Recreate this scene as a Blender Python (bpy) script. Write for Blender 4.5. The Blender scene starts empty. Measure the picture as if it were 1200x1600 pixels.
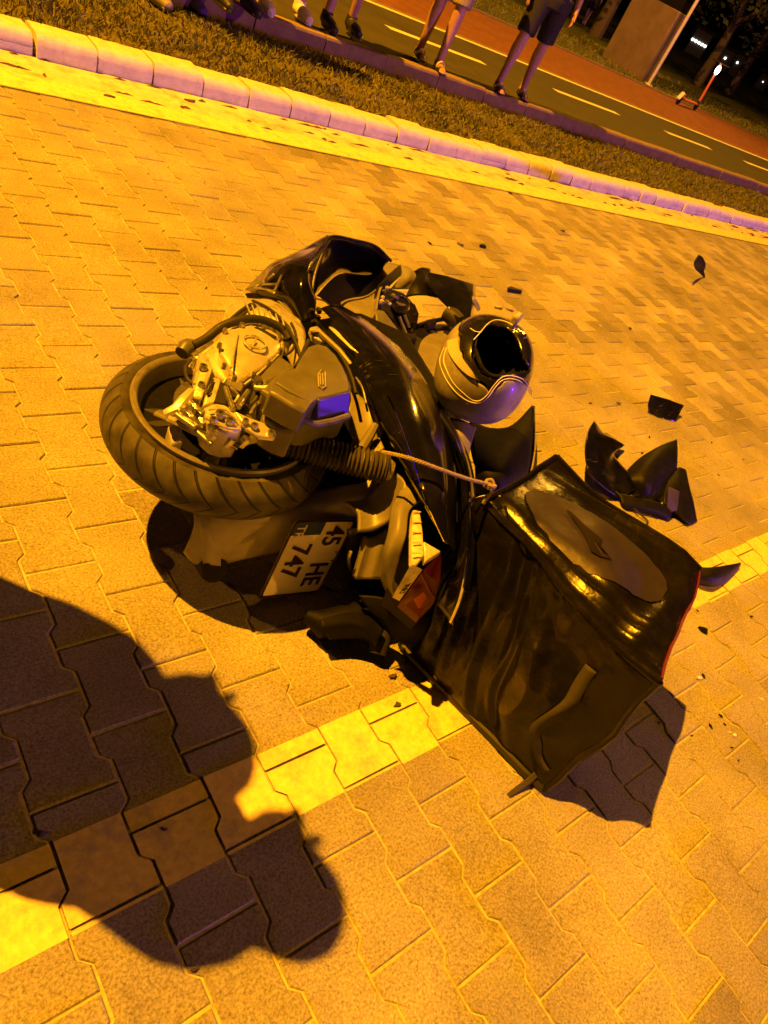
import bpy, bmesh, math, random
from mathutils import Vector, Matrix, noise
random.seed(7)
R = math.radians
sc = bpy.context.scene
COL = sc.collection

# ------------------------------------------------------------------ camera
CH = 1.36
FPX = 1108.73                       # focal length in pixels of a 1200 px wide picture
CR = Vector((0.75075198, -0.53641167, 0.38553079))
CU = Vector((0.15669732, 0.711574, 0.68491488))
CW = Vector((0.64173002, 0.45378956, -0.61826986))
cam_d = bpy.data.cameras.new('camera')
cam = bpy.data.objects.new('camera', cam_d); COL.objects.link(cam)
cam.matrix_world = Matrix(((CR.x, CU.x, -CW.x, 0), (CR.y, CU.y, -CW.y, 0), (CR.z, CU.z, -CW.z, CH), (0, 0, 0, 1)))
cam_d.sensor_fit = 'HORIZONTAL'; cam_d.sensor_width = 36.0; cam_d.lens = 36.0 * FPX / 1200.0
cam_d.clip_start = 0.05; cam_d.clip_end = 3000
sc.camera = cam

# ------------------------------------------------------------------ world: night sky long after sunset
w = bpy.data.worlds.new('World'); sc.world = w; w.use_nodes = True
nt = w.node_tree; nt.nodes.clear()
sky = nt.nodes.new('ShaderNodeTexSky'); sky.sky_type = 'NISHITA'; sky.sun_disc = False
sky.sun_elevation = R(-4.0); sky.sun_rotation = R(200)
bg = nt.nodes.new('ShaderNodeBackground'); bg.inputs[1].default_value = 0.08
out = nt.nodes.new('ShaderNodeOutputWorld')
nt.links.new(sky.outputs[0], bg.inputs[0]); nt.links.new(bg.outputs[0], out.inputs[0])

# ------------------------------------------------------------------ lights of the place
# sodium street lamp on the verge to the left, just out of the picture
LAMP = Vector((-5.1, 7.0, 15.0))
def point(name, loc, power, color, radius):
    d = bpy.data.lights.new(name, 'POINT'); d.energy = power; d.color = color; d.shadow_soft_size = radius
    o = bpy.data.objects.new(name, d); COL.objects.link(o); o.location = loc
    return o
point('sodium_lamp_light', LAMP - Vector((0, 0, .12)), 41000, (1.0, .36, .0075), .09)
# sodium lamp further down the street, on the pole that stands in the picture
point('far_sodium_lamp_light', (18.2, 11.2, 8.6), 2600, (1.0, .42, .03), .1)
# blue beacon of the police car parked out of the picture to the right
point('blue_beacon_light', (10.0, -9.0, .38), 2900, (.38, .05, 1.0), .35)
# unseen near-side lamp far behind the viewer, added as warm shadow fill
point('near_side_fill_light', (11.0, -15.0, 11.0), 5200, (1.0, .36, .02), .12)

vs = sc.view_settings
vs.view_transform = 'Standard'; vs.look = 'None'; vs.gamma = 1.0; vs.exposure = 0.14
try: vs.use_curve_mapping = False
except Exception: pass

# ------------------------------------------------------------------ helpers
def at(px, py, z=0.0):
    """a point of the photograph (1200 x 1600) on the level plane at height z"""
    d = CR * ((px - 600) / FPX) - CU * ((py - 800) / FPX) + CW
    t = (z - CH) / d.z
    return Vector((0, 0, CH)) + d * t
def pix(P):
    v = Vector(P) - Vector((0, 0, CH)); zz = v.dot(CW)
    return (600 + FPX * v.dot(CR) / zz, 800 - FPX * v.dot(CU) / zz, zz)

def tag(o, label=None, cat=None, group=None, kind=None):
    if label: o['label'] = label
    if cat: o['category'] = cat
    if group: o['group'] = group
    if kind: o['kind'] = kind
    return o
def empty(name, loc, label=None, cat=None, group=None):
    o = bpy.data.objects.new(name, None); COL.objects.link(o); o.location = loc; o.empty_display_size = .1
    return tag(o, label, cat, group)
def link_mesh(name, me, mat=None, parent=None):
    o = bpy.data.objects.new(name, me); COL.objects.link(o)
    if mat is not None and len(me.materials) == 0:
        for m in (mat if isinstance(mat, (list, tuple)) else [mat]): me.materials.append(m)
    if parent is not None:
        o.parent = parent
        o.matrix_parent_inverse = Matrix.Translation(-root_loc(parent))
    return o
def root_loc(p):
    v = Vector((0, 0, 0))
    while p is not None:
        v += p.location; p = p.parent if not p.parent else None
    return v
def obj(name, verts, faces, mat, parent=None, smooth=40, bevel=0, seg=2, solid=0, subsurf=0, mids=None):
    me = bpy.data.meshes.new(name); me.from_pydata([tuple(v) for v in verts], [], faces); me.update()
    if mids:
        pass
    o = link_mesh(name, me, mat, parent)
    if mids: me.polygons.foreach_set('material_index', mids)
    bm = bmesh.new(); bm.from_mesh(me); bmesh.ops.recalc_face_normals(bm, faces=bm.faces); bm.to_mesh(me); bm.free()
    if smooth is not None:
        me.polygons.foreach_set('use_smooth', [True] * len(me.polygons))
        if smooth < 180: me.set_sharp_from_angle(angle=R(smooth))
    if subsurf:
        m = o.modifiers.new('subsurf', 'SUBSURF'); m.levels = subsurf; m.render_levels = subsurf
    if solid:
        m = o.modifiers.new('solid', 'SOLIDIFY'); m.thickness = solid; m.offset = -1 if solid > 0 else 1
    if bevel:
        m = o.modifiers.new('bevel', 'BEVEL'); m.width = bevel; m.segments = seg; m.limit_method = 'ANGLE'; m.angle_limit = R(35)
    return o
class MB:
    def __init__(s): s.v = []; s.f = []
    def add(s, v, f):
        n = len(s.v); s.v += [Vector(a) for a in v]; s.f += [tuple(i + n for i in q) for q in f]; return s
    def box(s, c, size, rot=None):
        c = Vector(c); hx, hy, hz = size[0] / 2, size[1] / 2, size[2] / 2
        v = [Vector((x * hx, y * hy, z * hz)) for z in (-1, 1) for y in (-1, 1) for x in (-1, 1)]
        if rot is not None: v = [rot @ a for a in v]
        return s.add([c + a for a in v], [(0, 2, 3, 1), (4, 5, 7, 6), (0, 1, 5, 4), (2, 6, 7, 3), (0, 4, 6, 2), (1, 3, 7, 5)])
    def prism(s, top, bot):
        n = len(top)
        f = [tuple(range(n)), tuple(range(2 * n - 1, n - 1, -1))]
        f += [(i, (i + 1) % n, n + (i + 1) % n, n + i) for i in range(n)]
        return s.add(list(top) + list(bot), f)
    def tube(s, pts, rad, seg=10, cap=True, flat=1.0):
        pts = [Vector(p) for p in pts]; n = len(pts)
        if not hasattr(rad, '__len__'): rad = [rad] * n
        up = None; rings = []
        for i in range(n):
            d = (pts[min(i + 1, n - 1)] - pts[max(i - 1, 0)]).normalized()
            if up is None:
                up = Vector((0, 0, 1)) if abs(d.z) < .9 else Vector((1, 0, 0))
            a = d.cross(up)
            if a.length < 1e-6: a = d.orthogonal()
            a.normalize(); up = a.cross(d).normalized()
            rings.append([pts[i] + (a * math.cos(2 * math.pi * k / seg) + up * flat * math.sin(2 * math.pi * k / seg)) * rad[i] for k in range(seg)])
        v = [p for r in rings for p in r]; f = []
        for i in range(n - 1):
            for k in range(seg):
                k2 = (k + 1) % seg
                f.append((i * seg + k, i * seg + k2, (i + 1) * seg + k2, (i + 1) * seg + k))
        if cap:
            f.append(tuple(range(seg - 1, -1, -1))); f.append(tuple((n - 1) * seg + k for k in range(seg)))
        return s.add(v, f)
    def lathe(s, prof, c, axis=Vector((0, 0, 1)), seg=48, closed=True):
        axis = Vector(axis).normalized(); a = axis.orthogonal().normalized(); b = axis.cross(a); c = Vector(c)
        v = []; n = len(prof); f = []
        for k in range(seg):
            t = 2 * math.pi * k / seg; e = a * math.cos(t) + b * math.sin(t)
            v += [c + e * r + axis * h for r, h in prof]
        for k in range(seg):
            k2 = (k + 1) % seg
            for i in range(n if closed else n - 1):
                i2 = (i + 1) % n
                f.append((k * n + i, k * n + i2, k2 * n + i2, k2 * n + i))
        return s.add(v, f)
    def ball(s, c, r, seg=12, sq=(1, 1, 1)):
        c = Vector(c); v = []; f = []; m = seg // 2
        for i in range(m + 1):
            t = math.pi * i / m
            for k in range(seg):
                u = 2 * math.pi * k / seg
                v.append(c + Vector((r * sq[0] * math.sin(t) * math.cos(u), r * sq[1] * math.sin(t) * math.sin(u), r * sq[2] * math.cos(t))))
        for i in range(m):
            for k in range(seg):
                f.append((i * seg + k, (i + 1) * seg + k, (i + 1) * seg + (k + 1) % seg, i * seg + (k + 1) % seg))
        return s.add(v, f)
    def build(s, name, mat, parent=None, **k):
        return obj(name, s.v, s.f, mat, parent, **k)
def cr(p, n, closed=False):
    """Catmull-Rom resampling of a list of vectors, n pieces per span"""
    p = [Vector(a) for a in p]; m = len(p); o = []
    for i in range(m if closed else m - 1):
        if closed: a, b, c, d = p[i - 1], p[i], p[(i + 1) % m], p[(i + 2) % m]
        else: a, b, c, d = p[max(i - 1, 0)], p[i], p[i + 1], p[min(i + 2, m - 1)]
        for k in range(n):
            t = k / n
            o.append(.5 * ((2 * b) + (c - a) * t + (2 * a - 5 * b + 4 * c - d) * t * t + (3 * b - a - 3 * c + d) * t ** 3))
    if not closed: o.append(p[-1])
    return o
def P3(l): return [at(*q) for q in l]
def sheet(name, rows, mat, parent=None, nu=5, nv=5, thick=.005, smooth=50, dent=0, bevel=0):
    """a smooth skin through rows of (px, py, z)"""
    rows = [cr(P3(r), nu) for r in rows]; m = len(rows[0])
    cols = [cr([r[i] for r in rows], nv) for i in range(m)]
    n = len(cols[0]); v = [p for c in cols for p in c]
    if dent: v = [p + Vector((0, 0, dent)) * (noise.noise(p * 9) + .5 * noise.noise(p * 23)) for p in v]
    f = [(i * n + j, (i + 1) * n + j, (i + 1) * n + j + 1, i * n + j + 1) for i in range(m - 1) for j in range(n - 1)]
    o = obj(name, v, f, mat, parent, smooth=smooth)
    me = o.data
    # make the skin face up / the viewer, then give it thickness away from it
    s = sum((pl.normal.dot(Vector((0, 0, CH)) - pl.center) for pl in me.polygons))
    if s < 0: me.flip_normals()
    md = o.modifiers.new('solid', 'SOLIDIFY'); md.thickness = thick; md.offset = -1
    return o
def plate(name, pts, thick, mat, parent=None, bevel=.004, crown=0.0, smooth=40, down=None):
    """an outline of (px, py, z) made into a piece of that thickness; crown lifts its middle"""
    top = P3(pts); n = len(top)
    d = Vector((0, 0, -thick)) if down is None else Vector(down) * thick
    bm = bmesh.new()
    tv = [bm.verts.new(p) for p in top]
    if crown:
        c = sum(top, Vector()) / n; c2 = c + Vector((0, 0, crown))
        iv = [bm.verts.new(c2 + (p - c) * .62) for p in top]
        for i in range(n): bm.faces.new((tv[i], tv[(i + 1) % n], iv[(i + 1) % n], iv[i]))
        bm.faces.new(iv)
    else: bm.faces.new(tv)
    bv = [bm.verts.new(p + d) for p in top]
    for i in range(n): bm.faces.new((tv[(i + 1) % n], tv[i], bv[i], bv[(i + 1) % n]))
    bm.faces.new(bv[::-1])
    bmesh.ops.recalc_face_normals(bm, faces=bm.faces)
    bmesh.ops.triangulate(bm, faces=[f for f in bm.faces if len(f.verts) > 4])
    me = bpy.data.meshes.new(name); bm.to_mesh(me); bm.free()
    me.polygons.foreach_set('use_smooth', [True] * len(me.polygons)); me.set_sharp_from_angle(angle=R(smooth))
    o = link_mesh(name, me, mat, parent)
    if bevel:
        m = o.modifiers.new('bevel', 'BEVEL'); m.width = bevel; m.segments = 2; m.limit_method = 'ANGLE'; m.angle_limit = R(30)
    return o

# ------------------------------------------------------------------ materials
def mat(name, col, rough=.5, metal=0, spec=.5, var=0, vscale=20, bump=0, bscale=60, coat=0, emit=None, estr=0, trans=0, dirt=None, dscale=6, damt=.5):
    m = bpy.data.materials.new(name); m.use_nodes = True; t = m.node_tree; b = t.nodes['Principled BSDF']
    b.inputs['Base Color'].default_value = (*col, 1); b.inputs['Roughness'].default_value = rough
    b.inputs['Metallic'].default_value = metal; b.inputs['Specular IOR Level'].default_value = spec
    if coat: b.inputs['Coat Weight'].default_value = coat; b.inputs['Coat Roughness'].default_value = .08
    if trans: b.inputs['Transmission Weight'].default_value = trans
    if emit: b.inputs['Emission Color'].default_value = (*emit, 1); b.inputs['Emission Strength'].default_value = estr
    g = t.nodes.new('ShaderNodeNewGeometry')
    last = None
    if var:
        n = t.nodes.new('ShaderNodeTexNoise'); n.inputs['Scale'].default_value = vscale; n.inputs['Detail'].default_value = 6; n.inputs['Roughness'].default_value = .65
        t.links.new(g.outputs['Position'], n.inputs['Vector'])
        r = t.nodes.new('ShaderNodeValToRGB'); r.color_ramp.elements[0].position = .3; r.color_ramp.elements[1].position = .72
        r.color_ramp.elements[0].color = (*[c * (1 - var) for c in col], 1); r.color_ramp.elements[1].color = (*[min(1, c * (1 + var)) for c in col], 1)
        t.links.new(n.outputs[0], r.inputs[0]); last = r.outputs[0]
        rr = t.nodes.new('ShaderNodeMapRange'); rr.inputs[3].default_value = max(.02, rough - .12); rr.inputs[4].default_value = min(1, rough + .14)
        t.links.new(n.outputs[0], rr.inputs[0]); t.links.new(rr.outputs[0], b.inputs['Roughness'])
    if dirt:
        n2 = t.nodes.new('ShaderNodeTexNoise'); n2.inputs['Scale'].default_value = dscale; n2.inputs['Detail'].default_value = 8; n2.inputs['Roughness'].default_value = .7
        t.links.new(g.outputs['Position'], n2.inputs['Vector'])
        r2 = t.nodes.new('ShaderNodeMapRange'); r2.inputs[1].default_value = .5; r2.inputs[2].default_value = .68; r2.inputs[4].default_value = damt
        t.links.new(n2.outputs[0], r2.inputs[0])
        mx = t.nodes.new('ShaderNodeMix'); mx.data_type = 'RGBA'; mx.inputs[7].default_value = (*dirt, 1)
        if last is not None: t.links.new(last, mx.inputs[6])
        else: mx.inputs[6].default_value = (*col, 1)
        t.links.new(r2.outputs[0], mx.inputs[0]); last = mx.outputs[2]
    if last is not None: t.links.new(last, b.inputs['Base Color'])
    if bump:
        n3 = t.nodes.new('ShaderNodeTexNoise'); n3.inputs['Scale'].default_value = bscale; n3.inputs['Detail'].default_value = 5
        t.links.new(g.outputs['Position'], n3.inputs['Vector'])
        bp = t.nodes.new('ShaderNodeBump'); bp.inputs['Strength'].default_value = 1; bp.inputs['Distance'].default_value = bump
        t.links.new(n3.outputs[0], bp.inputs['Height']); t.links.new(bp.outputs[0], b.inputs['Normal'])
    return m
def island_mat(name, c0, c1, rough=.85, bump=.0012, bscale=260, stain=None, spots=.35):
    m = mat(name, c0, rough); t = m.node_tree; b = t.nodes['Principled BSDF']
    g = [n for n in t.nodes if n.type == 'NEW_GEOMETRY'][0]
    r = t.nodes.new('ShaderNodeMix'); r.data_type = 'RGBA'; r.inputs[6].default_value = (*c0, 1); r.inputs[7].default_value = (*c1, 1)
    t.links.new(g.outputs['Random Per Island'], r.inputs[0])
    # mineral speckle
    n = t.nodes.new('ShaderNodeTexNoise'); n.inputs['Scale'].default_value = 190; n.inputs['Detail'].default_value = 4; n.inputs['Roughness'].default_value = .75
    t.links.new(g.outputs['Position'], n.inputs['Vector'])
    mr = t.nodes.new('ShaderNodeMapRange'); mr.inputs[1].default_value = .3; mr.inputs[2].default_value = .7; mr.inputs[3].default_value = 1 - spots; mr.inputs[4].default_value = 1 + spots
    t.links.new(n.outputs[0], mr.inputs[0])
    # broad wear
    n2 = t.nodes.new('ShaderNodeTexNoise'); n2.inputs['Scale'].default_value = 2.3; n2.inputs['Detail'].default_value = 7; n2.inputs['Roughness'].default_value = .62
    t.links.new(g.outputs['Position'], n2.inputs['Vector'])
    mr2 = t.nodes.new('ShaderNodeMapRange'); mr2.inputs[1].default_value = .3; mr2.inputs[2].default_value = .7; mr2.inputs[3].default_value = .66; mr2.inputs[4].default_value = 1.26
    t.links.new(n2.outputs[0], mr2.inputs[0])
    mu = t.nodes.new('ShaderNodeMath'); mu.operation = 'MULTIPLY'; t.links.new(mr.outputs[0], mu.inputs[0]); t.links.new(mr2.outputs[0], mu.inputs[1])
    vm = t.nodes.new('ShaderNodeVectorMath'); vm.operation = 'SCALE'; t.links.new(r.outputs[2], vm.inputs[0]); t.links.new(mu.outputs[0], vm.inputs['Scale'])
    t.links.new(vm.outputs[0], b.inputs['Base Color'])
    bp = t.nodes.new('ShaderNodeBump'); bp.inputs['Distance'].default_value = bump; bp.inputs['Strength'].default_value = 1
    n3 = t.nodes.new('ShaderNodeTexNoise'); n3.inputs['Scale'].default_value = bscale; n3.inputs['Detail'].default_value = 5; n3.inputs['Roughness'].default_value = .7
    t.links.new(g.outputs['Position'], n3.inputs['Vector']); t.links.new(n3.outputs[0], bp.inputs['Height']); t.links.new(bp.outputs[0], b.inputs['Normal'])
    return m
M = {}
M['paver'] = island_mat('paver_concrete', (.205, .193, .172), (.375, .365, .34), spots=.66, bump=.0022)
M['sand'] = mat('joint_sand', (.48, .44, .36), .95, var=.35, vscale=60, bump=.002, bscale=300)
M['paint'] = mat('road_paint_yellow', (.78, .66, .23), .65, var=.18, vscale=60, dirt=(.34, .32, .27), dscale=13, damt=.8, bump=.0006, bscale=300)
M['gutter'] = mat('gutter_concrete', (.62, .56, .42), .85, var=.2, vscale=12, dirt=(.16, .12, .08), dscale=5.5, damt=.75, bump=.004, bscale=60)
M['kerb'] = mat('kerb_painted_concrete', (.62, .60, .58), .75, var=.14, vscale=18, dirt=(.3, .27, .24), dscale=14, damt=.35, bump=.002, bscale=120)
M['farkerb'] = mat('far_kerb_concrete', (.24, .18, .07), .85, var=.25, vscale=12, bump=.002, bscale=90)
M['soil'] = mat('verge_soil', (.11, .10, .04), .95, var=.5, vscale=25, bump=.01, bscale=50)
M['soil_dark'] = mat('gutter_soil', (.07, .05, .03), .95, var=.5, vscale=60)
M['lawn'] = mat('lawn', (.06, .075, .025), .95, var=.5, vscale=14, bump=.02, bscale=40)
M['asphalt'] = mat('asphalt', (.048, .046, .044), .85, var=.3, vscale=3, bump=.002, bscale=150)
M['white_line'] = mat('white_road_paint', (.75, .74, .70), .6, var=.12, vscale=10)
M['ground'] = mat('earth', (.05, .05, .04), .95, var=.3, vscale=.2)
M['black_gloss'] = mat('black_gloss_plastic', (.005, .005, .006), .13, spec=.45, coat=.5, var=.25, vscale=14, dirt=(.025, .023, .02), dscale=11, damt=.25)
M['black_mat'] = mat('black_matt_plastic', (.0055, .0055, .006), .5, spec=.16, var=.3, vscale=30, bump=.0008, bscale=400, dirt=(.016, .014, .012), dscale=16, damt=.35)
M['boot'] = mat('boot_rubber', (.06, .055, .045), .5, spec=.4, var=.3, vscale=40)
M['soot'] = mat('sooty_black_metal', (.004, .004, .004), .6, spec=.12, var=.3, vscale=30)
M['rubber'] = mat('black_rubber', (.02, .02, .02), .6, spec=.4, var=.3, vscale=40)
M['grey_plastic'] = mat('dark_grey_plastic', (.10, .10, .085), .42, spec=.45, var=.18, vscale=14, dirt=(.2, .18, .14), dscale=18, damt=.3)
M['fender'] = mat('dusty_grey_plastic', (.17, .165, .14), .45, spec=.45, var=.2, vscale=14, dirt=(.28, .25, .2), dscale=12, damt=.4)
M['mudguard'] = mat('lightened_mudguard_plastic', (.34, .32, .27), .5, spec=.4, var=.2, vscale=14, dirt=(.16, .14, .11), dscale=12, damt=.5)  # paler than the grey plastic, standing in for lamp light on the mudguard
M['alu'] = mat('cast_aluminium', (.50, .49, .46), .38, metal=.35, var=.15, vscale=16, dirt=(.07, .06, .045), dscale=30, damt=.75, bump=.0012, bscale=300)
M['rim'] = mat('wheel_rim_grey', (.22, .21, .19), .4, metal=.2, var=.2, vscale=20, dirt=(.06, .05, .04), dscale=20, damt=.6)
M['alu_bright'] = mat('machined_aluminium', (.66, .64, .58), .3, metal=.5, var=.12, vscale=30)
M['steel'] = mat('steel', (.5, .5, .5), .3, metal=.9, var=.2, vscale=60, dirt=(.08, .06, .05), dscale=40, damt=.5)
M['chrome'] = mat('chrome', (.8, .8, .8), .08, metal=1)
M['hole_shade'] = mat('painted_hole_shade', (.006, .006, .006), .8)  # flat dark pieces draw the shade of holes, slots and gaps
M['beacon_blue'] = mat('beacon_reflection_blue', (.05, .04, .75), .3, spec=.5)  # saturated blue paints in the beacon's reflection
M['lens_red'] = mat('red_lens', (.10, .005, .003), .35, coat=.1, spec=.25)
M['lens_clear'] = mat('clear_lens', (.62, .60, .52), .15, coat=.8, spec=.6, var=.3, vscale=70)
M['white_plate'] = mat('plate_white', (.95, .93, .84), .4, spec=.4, var=.05, vscale=12)
M['plate_blue'] = mat('plate_blue', (.02, .05, .28), .4)
M['plate_red'] = mat('plate_lettering', (.035, .006, .006), .5)
M['plate_ink'] = mat('plate_ink', (.03, .006, .006), .5)
M['vinyl'] = mat('black_vinyl', (.006, .0055, .005), .24, spec=.3, var=.3, vscale=25, bump=.0016, bscale=38, dirt=(.022, .018, .015), dscale=9, damt=.3)
M['vinyl_edge'] = mat('vinyl_hem', (.02, .02, .02), .45)
M['strap'] = mat('webbing', (.035, .032, .027), .8, var=.2, vscale=120)
M['logo'] = mat('bag_print_lilac_sheen', (.026, .022, .07), .42, spec=.3, var=.1, vscale=30, bump=.0008, bscale=50)  # bluish tint puts a lilac reflection into the print colour
M['logo_dark'] = mat('bag_print_dark', (.008, .005, .006), .6, spec=.15)
M['piping'] = mat('red_piping', (.09, .004, .03), .5)
M['rope'] = mat('braided_rope', (.30, .26, .17), .85, var=.4, vscale=180)
M['helmet_grey'] = mat('helmet_grey', (.30, .29, .25), .38, spec=.4, coat=.15, var=.14, vscale=20, dirt=(.09, .085, .07), dscale=22, damt=.5)
M['helmet_black'] = mat('helmet_black', (.012, .012, .014), .2, spec=.5, coat=.5, var=.2, vscale=30)
M['helmet_rim'] = mat('helmet_rim', (.50, .48, .40), .5, var=.1, vscale=40)
M['visor'] = mat('smoked_visor', (.004, .004, .005), .12, spec=.5, var=.2, vscale=20)
M['liner'] = mat('helmet_liner', (.010, .010, .010), .9)
M['pin'] = mat('white_pinstripe', (.85, .84, .82), .35)
M['skin'] = mat('skin', (.40, .24, .17), .5, var=.12, vscale=30)
M['cloth_black'] = mat('black_cloth', (.012, .012, .014), .9, var=.3, vscale=50)
M['cloth_khaki'] = mat('khaki_cloth', (.26, .22, .15), .9, var=.15, vscale=40)
M['cloth_grey'] = mat('grey_cloth', (.22, .20, .22), .9, var=.15, vscale=40)
M['cloth_lilac'] = mat('pale_cloth', (.42, .36, .42), .9, var=.12, vscale=40)
M['cloth_navy'] = mat('navy_cloth', (.02, .024, .045), .9, var=.2, vscale=40)
M['hair'] = mat('dark_hair', (.012, .009, .007), .6)
M['shoe_white'] = mat('white_shoe', (.65, .62, .58), .6, var=.12, vscale=50)
M['shoe_grey'] = mat('grey_shoe', (.22, .20, .2), .6, var=.12, vscale=50)
M['shoe_black'] = mat('black_shoe', (.015, .015, .015), .5)
M['pole'] = mat('galvanised_pole', (.55, .54, .52), .5, metal=.2, var=.15, vscale=8)
M['kiosk'] = mat('kiosk_panel', (.22, .18, .11), .7, var=.2, vscale=3)
M['kiosk_low'] = mat('kiosk_base', (.15, .11, .08), .8, var=.25, vscale=3)
M['bark'] = mat('bark', (.06, .045, .03), .9, var=.3, vscale=20)
M['leaf'] = mat('leaves', (.045, .06, .02), .7, var=.4, vscale=5)
M['wall_far'] = mat('far_wall', (.2, .19, .18), .9)
M['lit'] = mat('lit_window', (.8, .8, .7), .5, emit=(1, .98, .85), estr=3.5)
M['lamp_white'] = mat('headlamp_glow', (.9, .9, .9), .3, emit=(1, .97, .9), estr=9)
M['sodium'] = mat('sodium_glow', (.9, .7, .3), .3, emit=(1, .5, .06), estr=8)
M['orange_body'] = mat('scooter_orange', (.55, .16, .05), .45)
# tyre: chevron grooves worked out from the angle round the axle
AX = Vector((.808, 1.098, .314))
def tyre_mat():
    m = mat('tyre_rubber', (.045, .043, .04), .55, spec=.4); t = m.node_tree; b = t.nodes['Principled BSDF']
    g = [n for n in t.nodes if n.type == 'NEW_GEOMETRY'][0]
    sub = t.nodes.new('ShaderNodeVectorMath'); sub.operation = 'SUBTRACT'; sub.inputs[1].default_value = AX
    t.links.new(g.outputs['Position'], sub.inputs[0])
    sp = t.nodes.new('ShaderNodeSeparateXYZ'); t.links.new(sub.outputs[0], sp.inputs[0])
    an = t.nodes.new('ShaderNodeMath'); an.operation = 'ARCTAN2'; t.links.new(sp.outputs[1], an.inputs[0]); t.links.new(sp.outputs[0], an.inputs[1])
    def mth(op, a, bb):
        n = t.nodes.new('ShaderNodeMath'); n.operation = op
        for i, x in enumerate((a, bb)):
            if x is None: continue
            if isinstance(x, (int, float)): n.inputs[i].default_value = x
            else: t.links.new(x, n.inputs[i])
        return n.outputs[0]
    az = mth('ABSOLUTE', sp.outputs[2], None)
    ph = mth('ADD', mth('MULTIPLY', an.outputs[0], 32 / (2 * math.pi)), mth('MULTIPLY', mth('POWER', mth('DIVIDE', az, .06), .8), 1.25))
    fr = mth('FRACT', ph, None); d = mth('ABSOLUTE', mth('SUBTRACT', fr, .5), None)
    gr = t.nodes.new('ShaderNodeMapRange'); gr.inputs[1].default_value = .03; gr.inputs[2].default_value = .075
    t.links.new(d, gr.inputs[0])
    # no grooves on the sidewalls
    rad = mth('SQRT', mth('ADD', mth('POWER', sp.outputs[0], 2), mth('POWER', sp.outputs[1], 2)), None)
    sw = mth('LESS_THAN', rad, .228)
    h = mth('MAXIMUM', gr.outputs[0], sw)
    n = t.nodes.new('ShaderNodeTexNoise'); n.inputs['Scale'].default_value = 25; n.inputs['Detail'].default_value = 6; t.links.new(g.outputs['Position'], n.inputs['Vector'])
    mr = t.nodes.new('ShaderNodeMapRange'); mr.inputs[1].default_value = .35; mr.inputs[2].default_value = .7; mr.inputs[3].default_value = .03; mr.inputs[4].default_value = .085
    t.links.new(n.outputs[0], mr.inputs[0])
    v = mth('MULTIPLY', mr.outputs[0], mth('ADD', mth('MULTIPLY', h, .8), .2))
    cb = t.nodes.new('ShaderNodeCombineColor')
    for i, k in enumerate((1, .95, .85)): t.links.new(mth('MULTIPLY', v, k), cb.inputs[i])
    t.links.new(cb.outputs[0], b.inputs['Base Color'])
    bp = t.nodes.new('ShaderNodeBump'); bp.inputs['Distance'].default_value = .006; bp.inputs['Strength'].default_value = 1
    t.links.new(h, bp.inputs['Height']); t.links.new(bp.outputs[0], b.inputs['Normal'])
    return m
M['tyre'] = tyre_mat()
def scratch(m, col, amt, rot, sc_=(6, 420, 60)):
    t = m.node_tree; b = t.nodes['Principled BSDF']; g = [n for n in t.nodes if n.type == 'NEW_GEOMETRY'][0]
    mp = t.nodes.new('ShaderNodeMapping'); mp.inputs['Rotation'].default_value = rot; mp.inputs['Scale'].default_value = sc_
    t.links.new(g.outputs['Position'], mp.inputs['Vector'])
    n = t.nodes.new('ShaderNodeTexNoise'); n.inputs['Scale'].default_value = 1; n.inputs['Detail'].default_value = 3
    t.links.new(mp.outputs[0], n.inputs['Vector'])
    n2 = t.nodes.new('ShaderNodeTexNoise'); n2.inputs['Scale'].default_value = 7; t.links.new(g.outputs['Position'], n2.inputs['Vector'])
    r = t.nodes.new('ShaderNodeMapRange'); r.inputs[1].default_value = .66; r.inputs[2].default_value = .74; t.links.new(n.outputs[0], r.inputs[0])
    r2 = t.nodes.new('ShaderNodeMapRange'); r2.inputs[1].default_value = .5; r2.inputs[2].default_value = .62; r2.inputs[4].default_value = amt; t.links.new(n2.outputs[0], r2.inputs[0])
    mu = t.nodes.new('ShaderNodeMath'); mu.operation = 'MULTIPLY'; t.links.new(r.outputs[0], mu.inputs[0]); t.links.new(r2.outputs[0], mu.inputs[1])
    mx = t.nodes.new('ShaderNodeMix'); mx.data_type = 'RGBA'; mx.inputs[7].default_value = (*col, 1)
    l = b.inputs['Base Color'].links
    if l: t.links.new(l[0].from_socket, mx.inputs[6])
    else: mx.inputs[6].default_value = b.inputs['Base Color'].default_value
    t.links.new(mu.outputs[0], mx.inputs[0]); t.links.new(mx.outputs[2], b.inputs['Base Color'])
scratch(M['black_gloss'], (.22, .21, .19), .9, (0, 0, 1.1)); scratch(M['helmet_grey'], (.5, .48, .45), .6, (0, .6, .3)); scratch(M['fender'], (.36, .34, .3), .7, (0, 0, .4)); scratch(M['grey_plastic'], (.3, .28, .25), .7, (0, 0, 2.0)); scratch(M['black_mat'], (.08, .075, .07), .6, (0, 0, .2))
def brick_mat():
    m = mat('red_brick_paving', (.2, .07, .04), .85); t = m.node_tree; b = t.nodes['Principled BSDF']
    g = [n for n in t.nodes if n.type == 'NEW_GEOMETRY'][0]
    br = t.nodes.new('ShaderNodeTexBrick'); br.inputs['Color1'].default_value = (.24, .085, .05, 1); br.inputs['Color2'].default_value = (.17, .055, .035, 1); br.inputs['Mortar'].default_value = (.09, .06, .04, 1)
    br.inputs['Scale'].default_value = 1; br.inputs['Brick Width'].default_value = .2; br.inputs['Row Height'].default_value = .1; br.inputs['Mortar Size'].default_value = .006
    t.links.new(g.outputs['Position'], br.inputs['Vector']); t.links.new(br.outputs[0], b.inputs['Base Color'])
    return m
M['redbrick'] = brick_mat()

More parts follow.
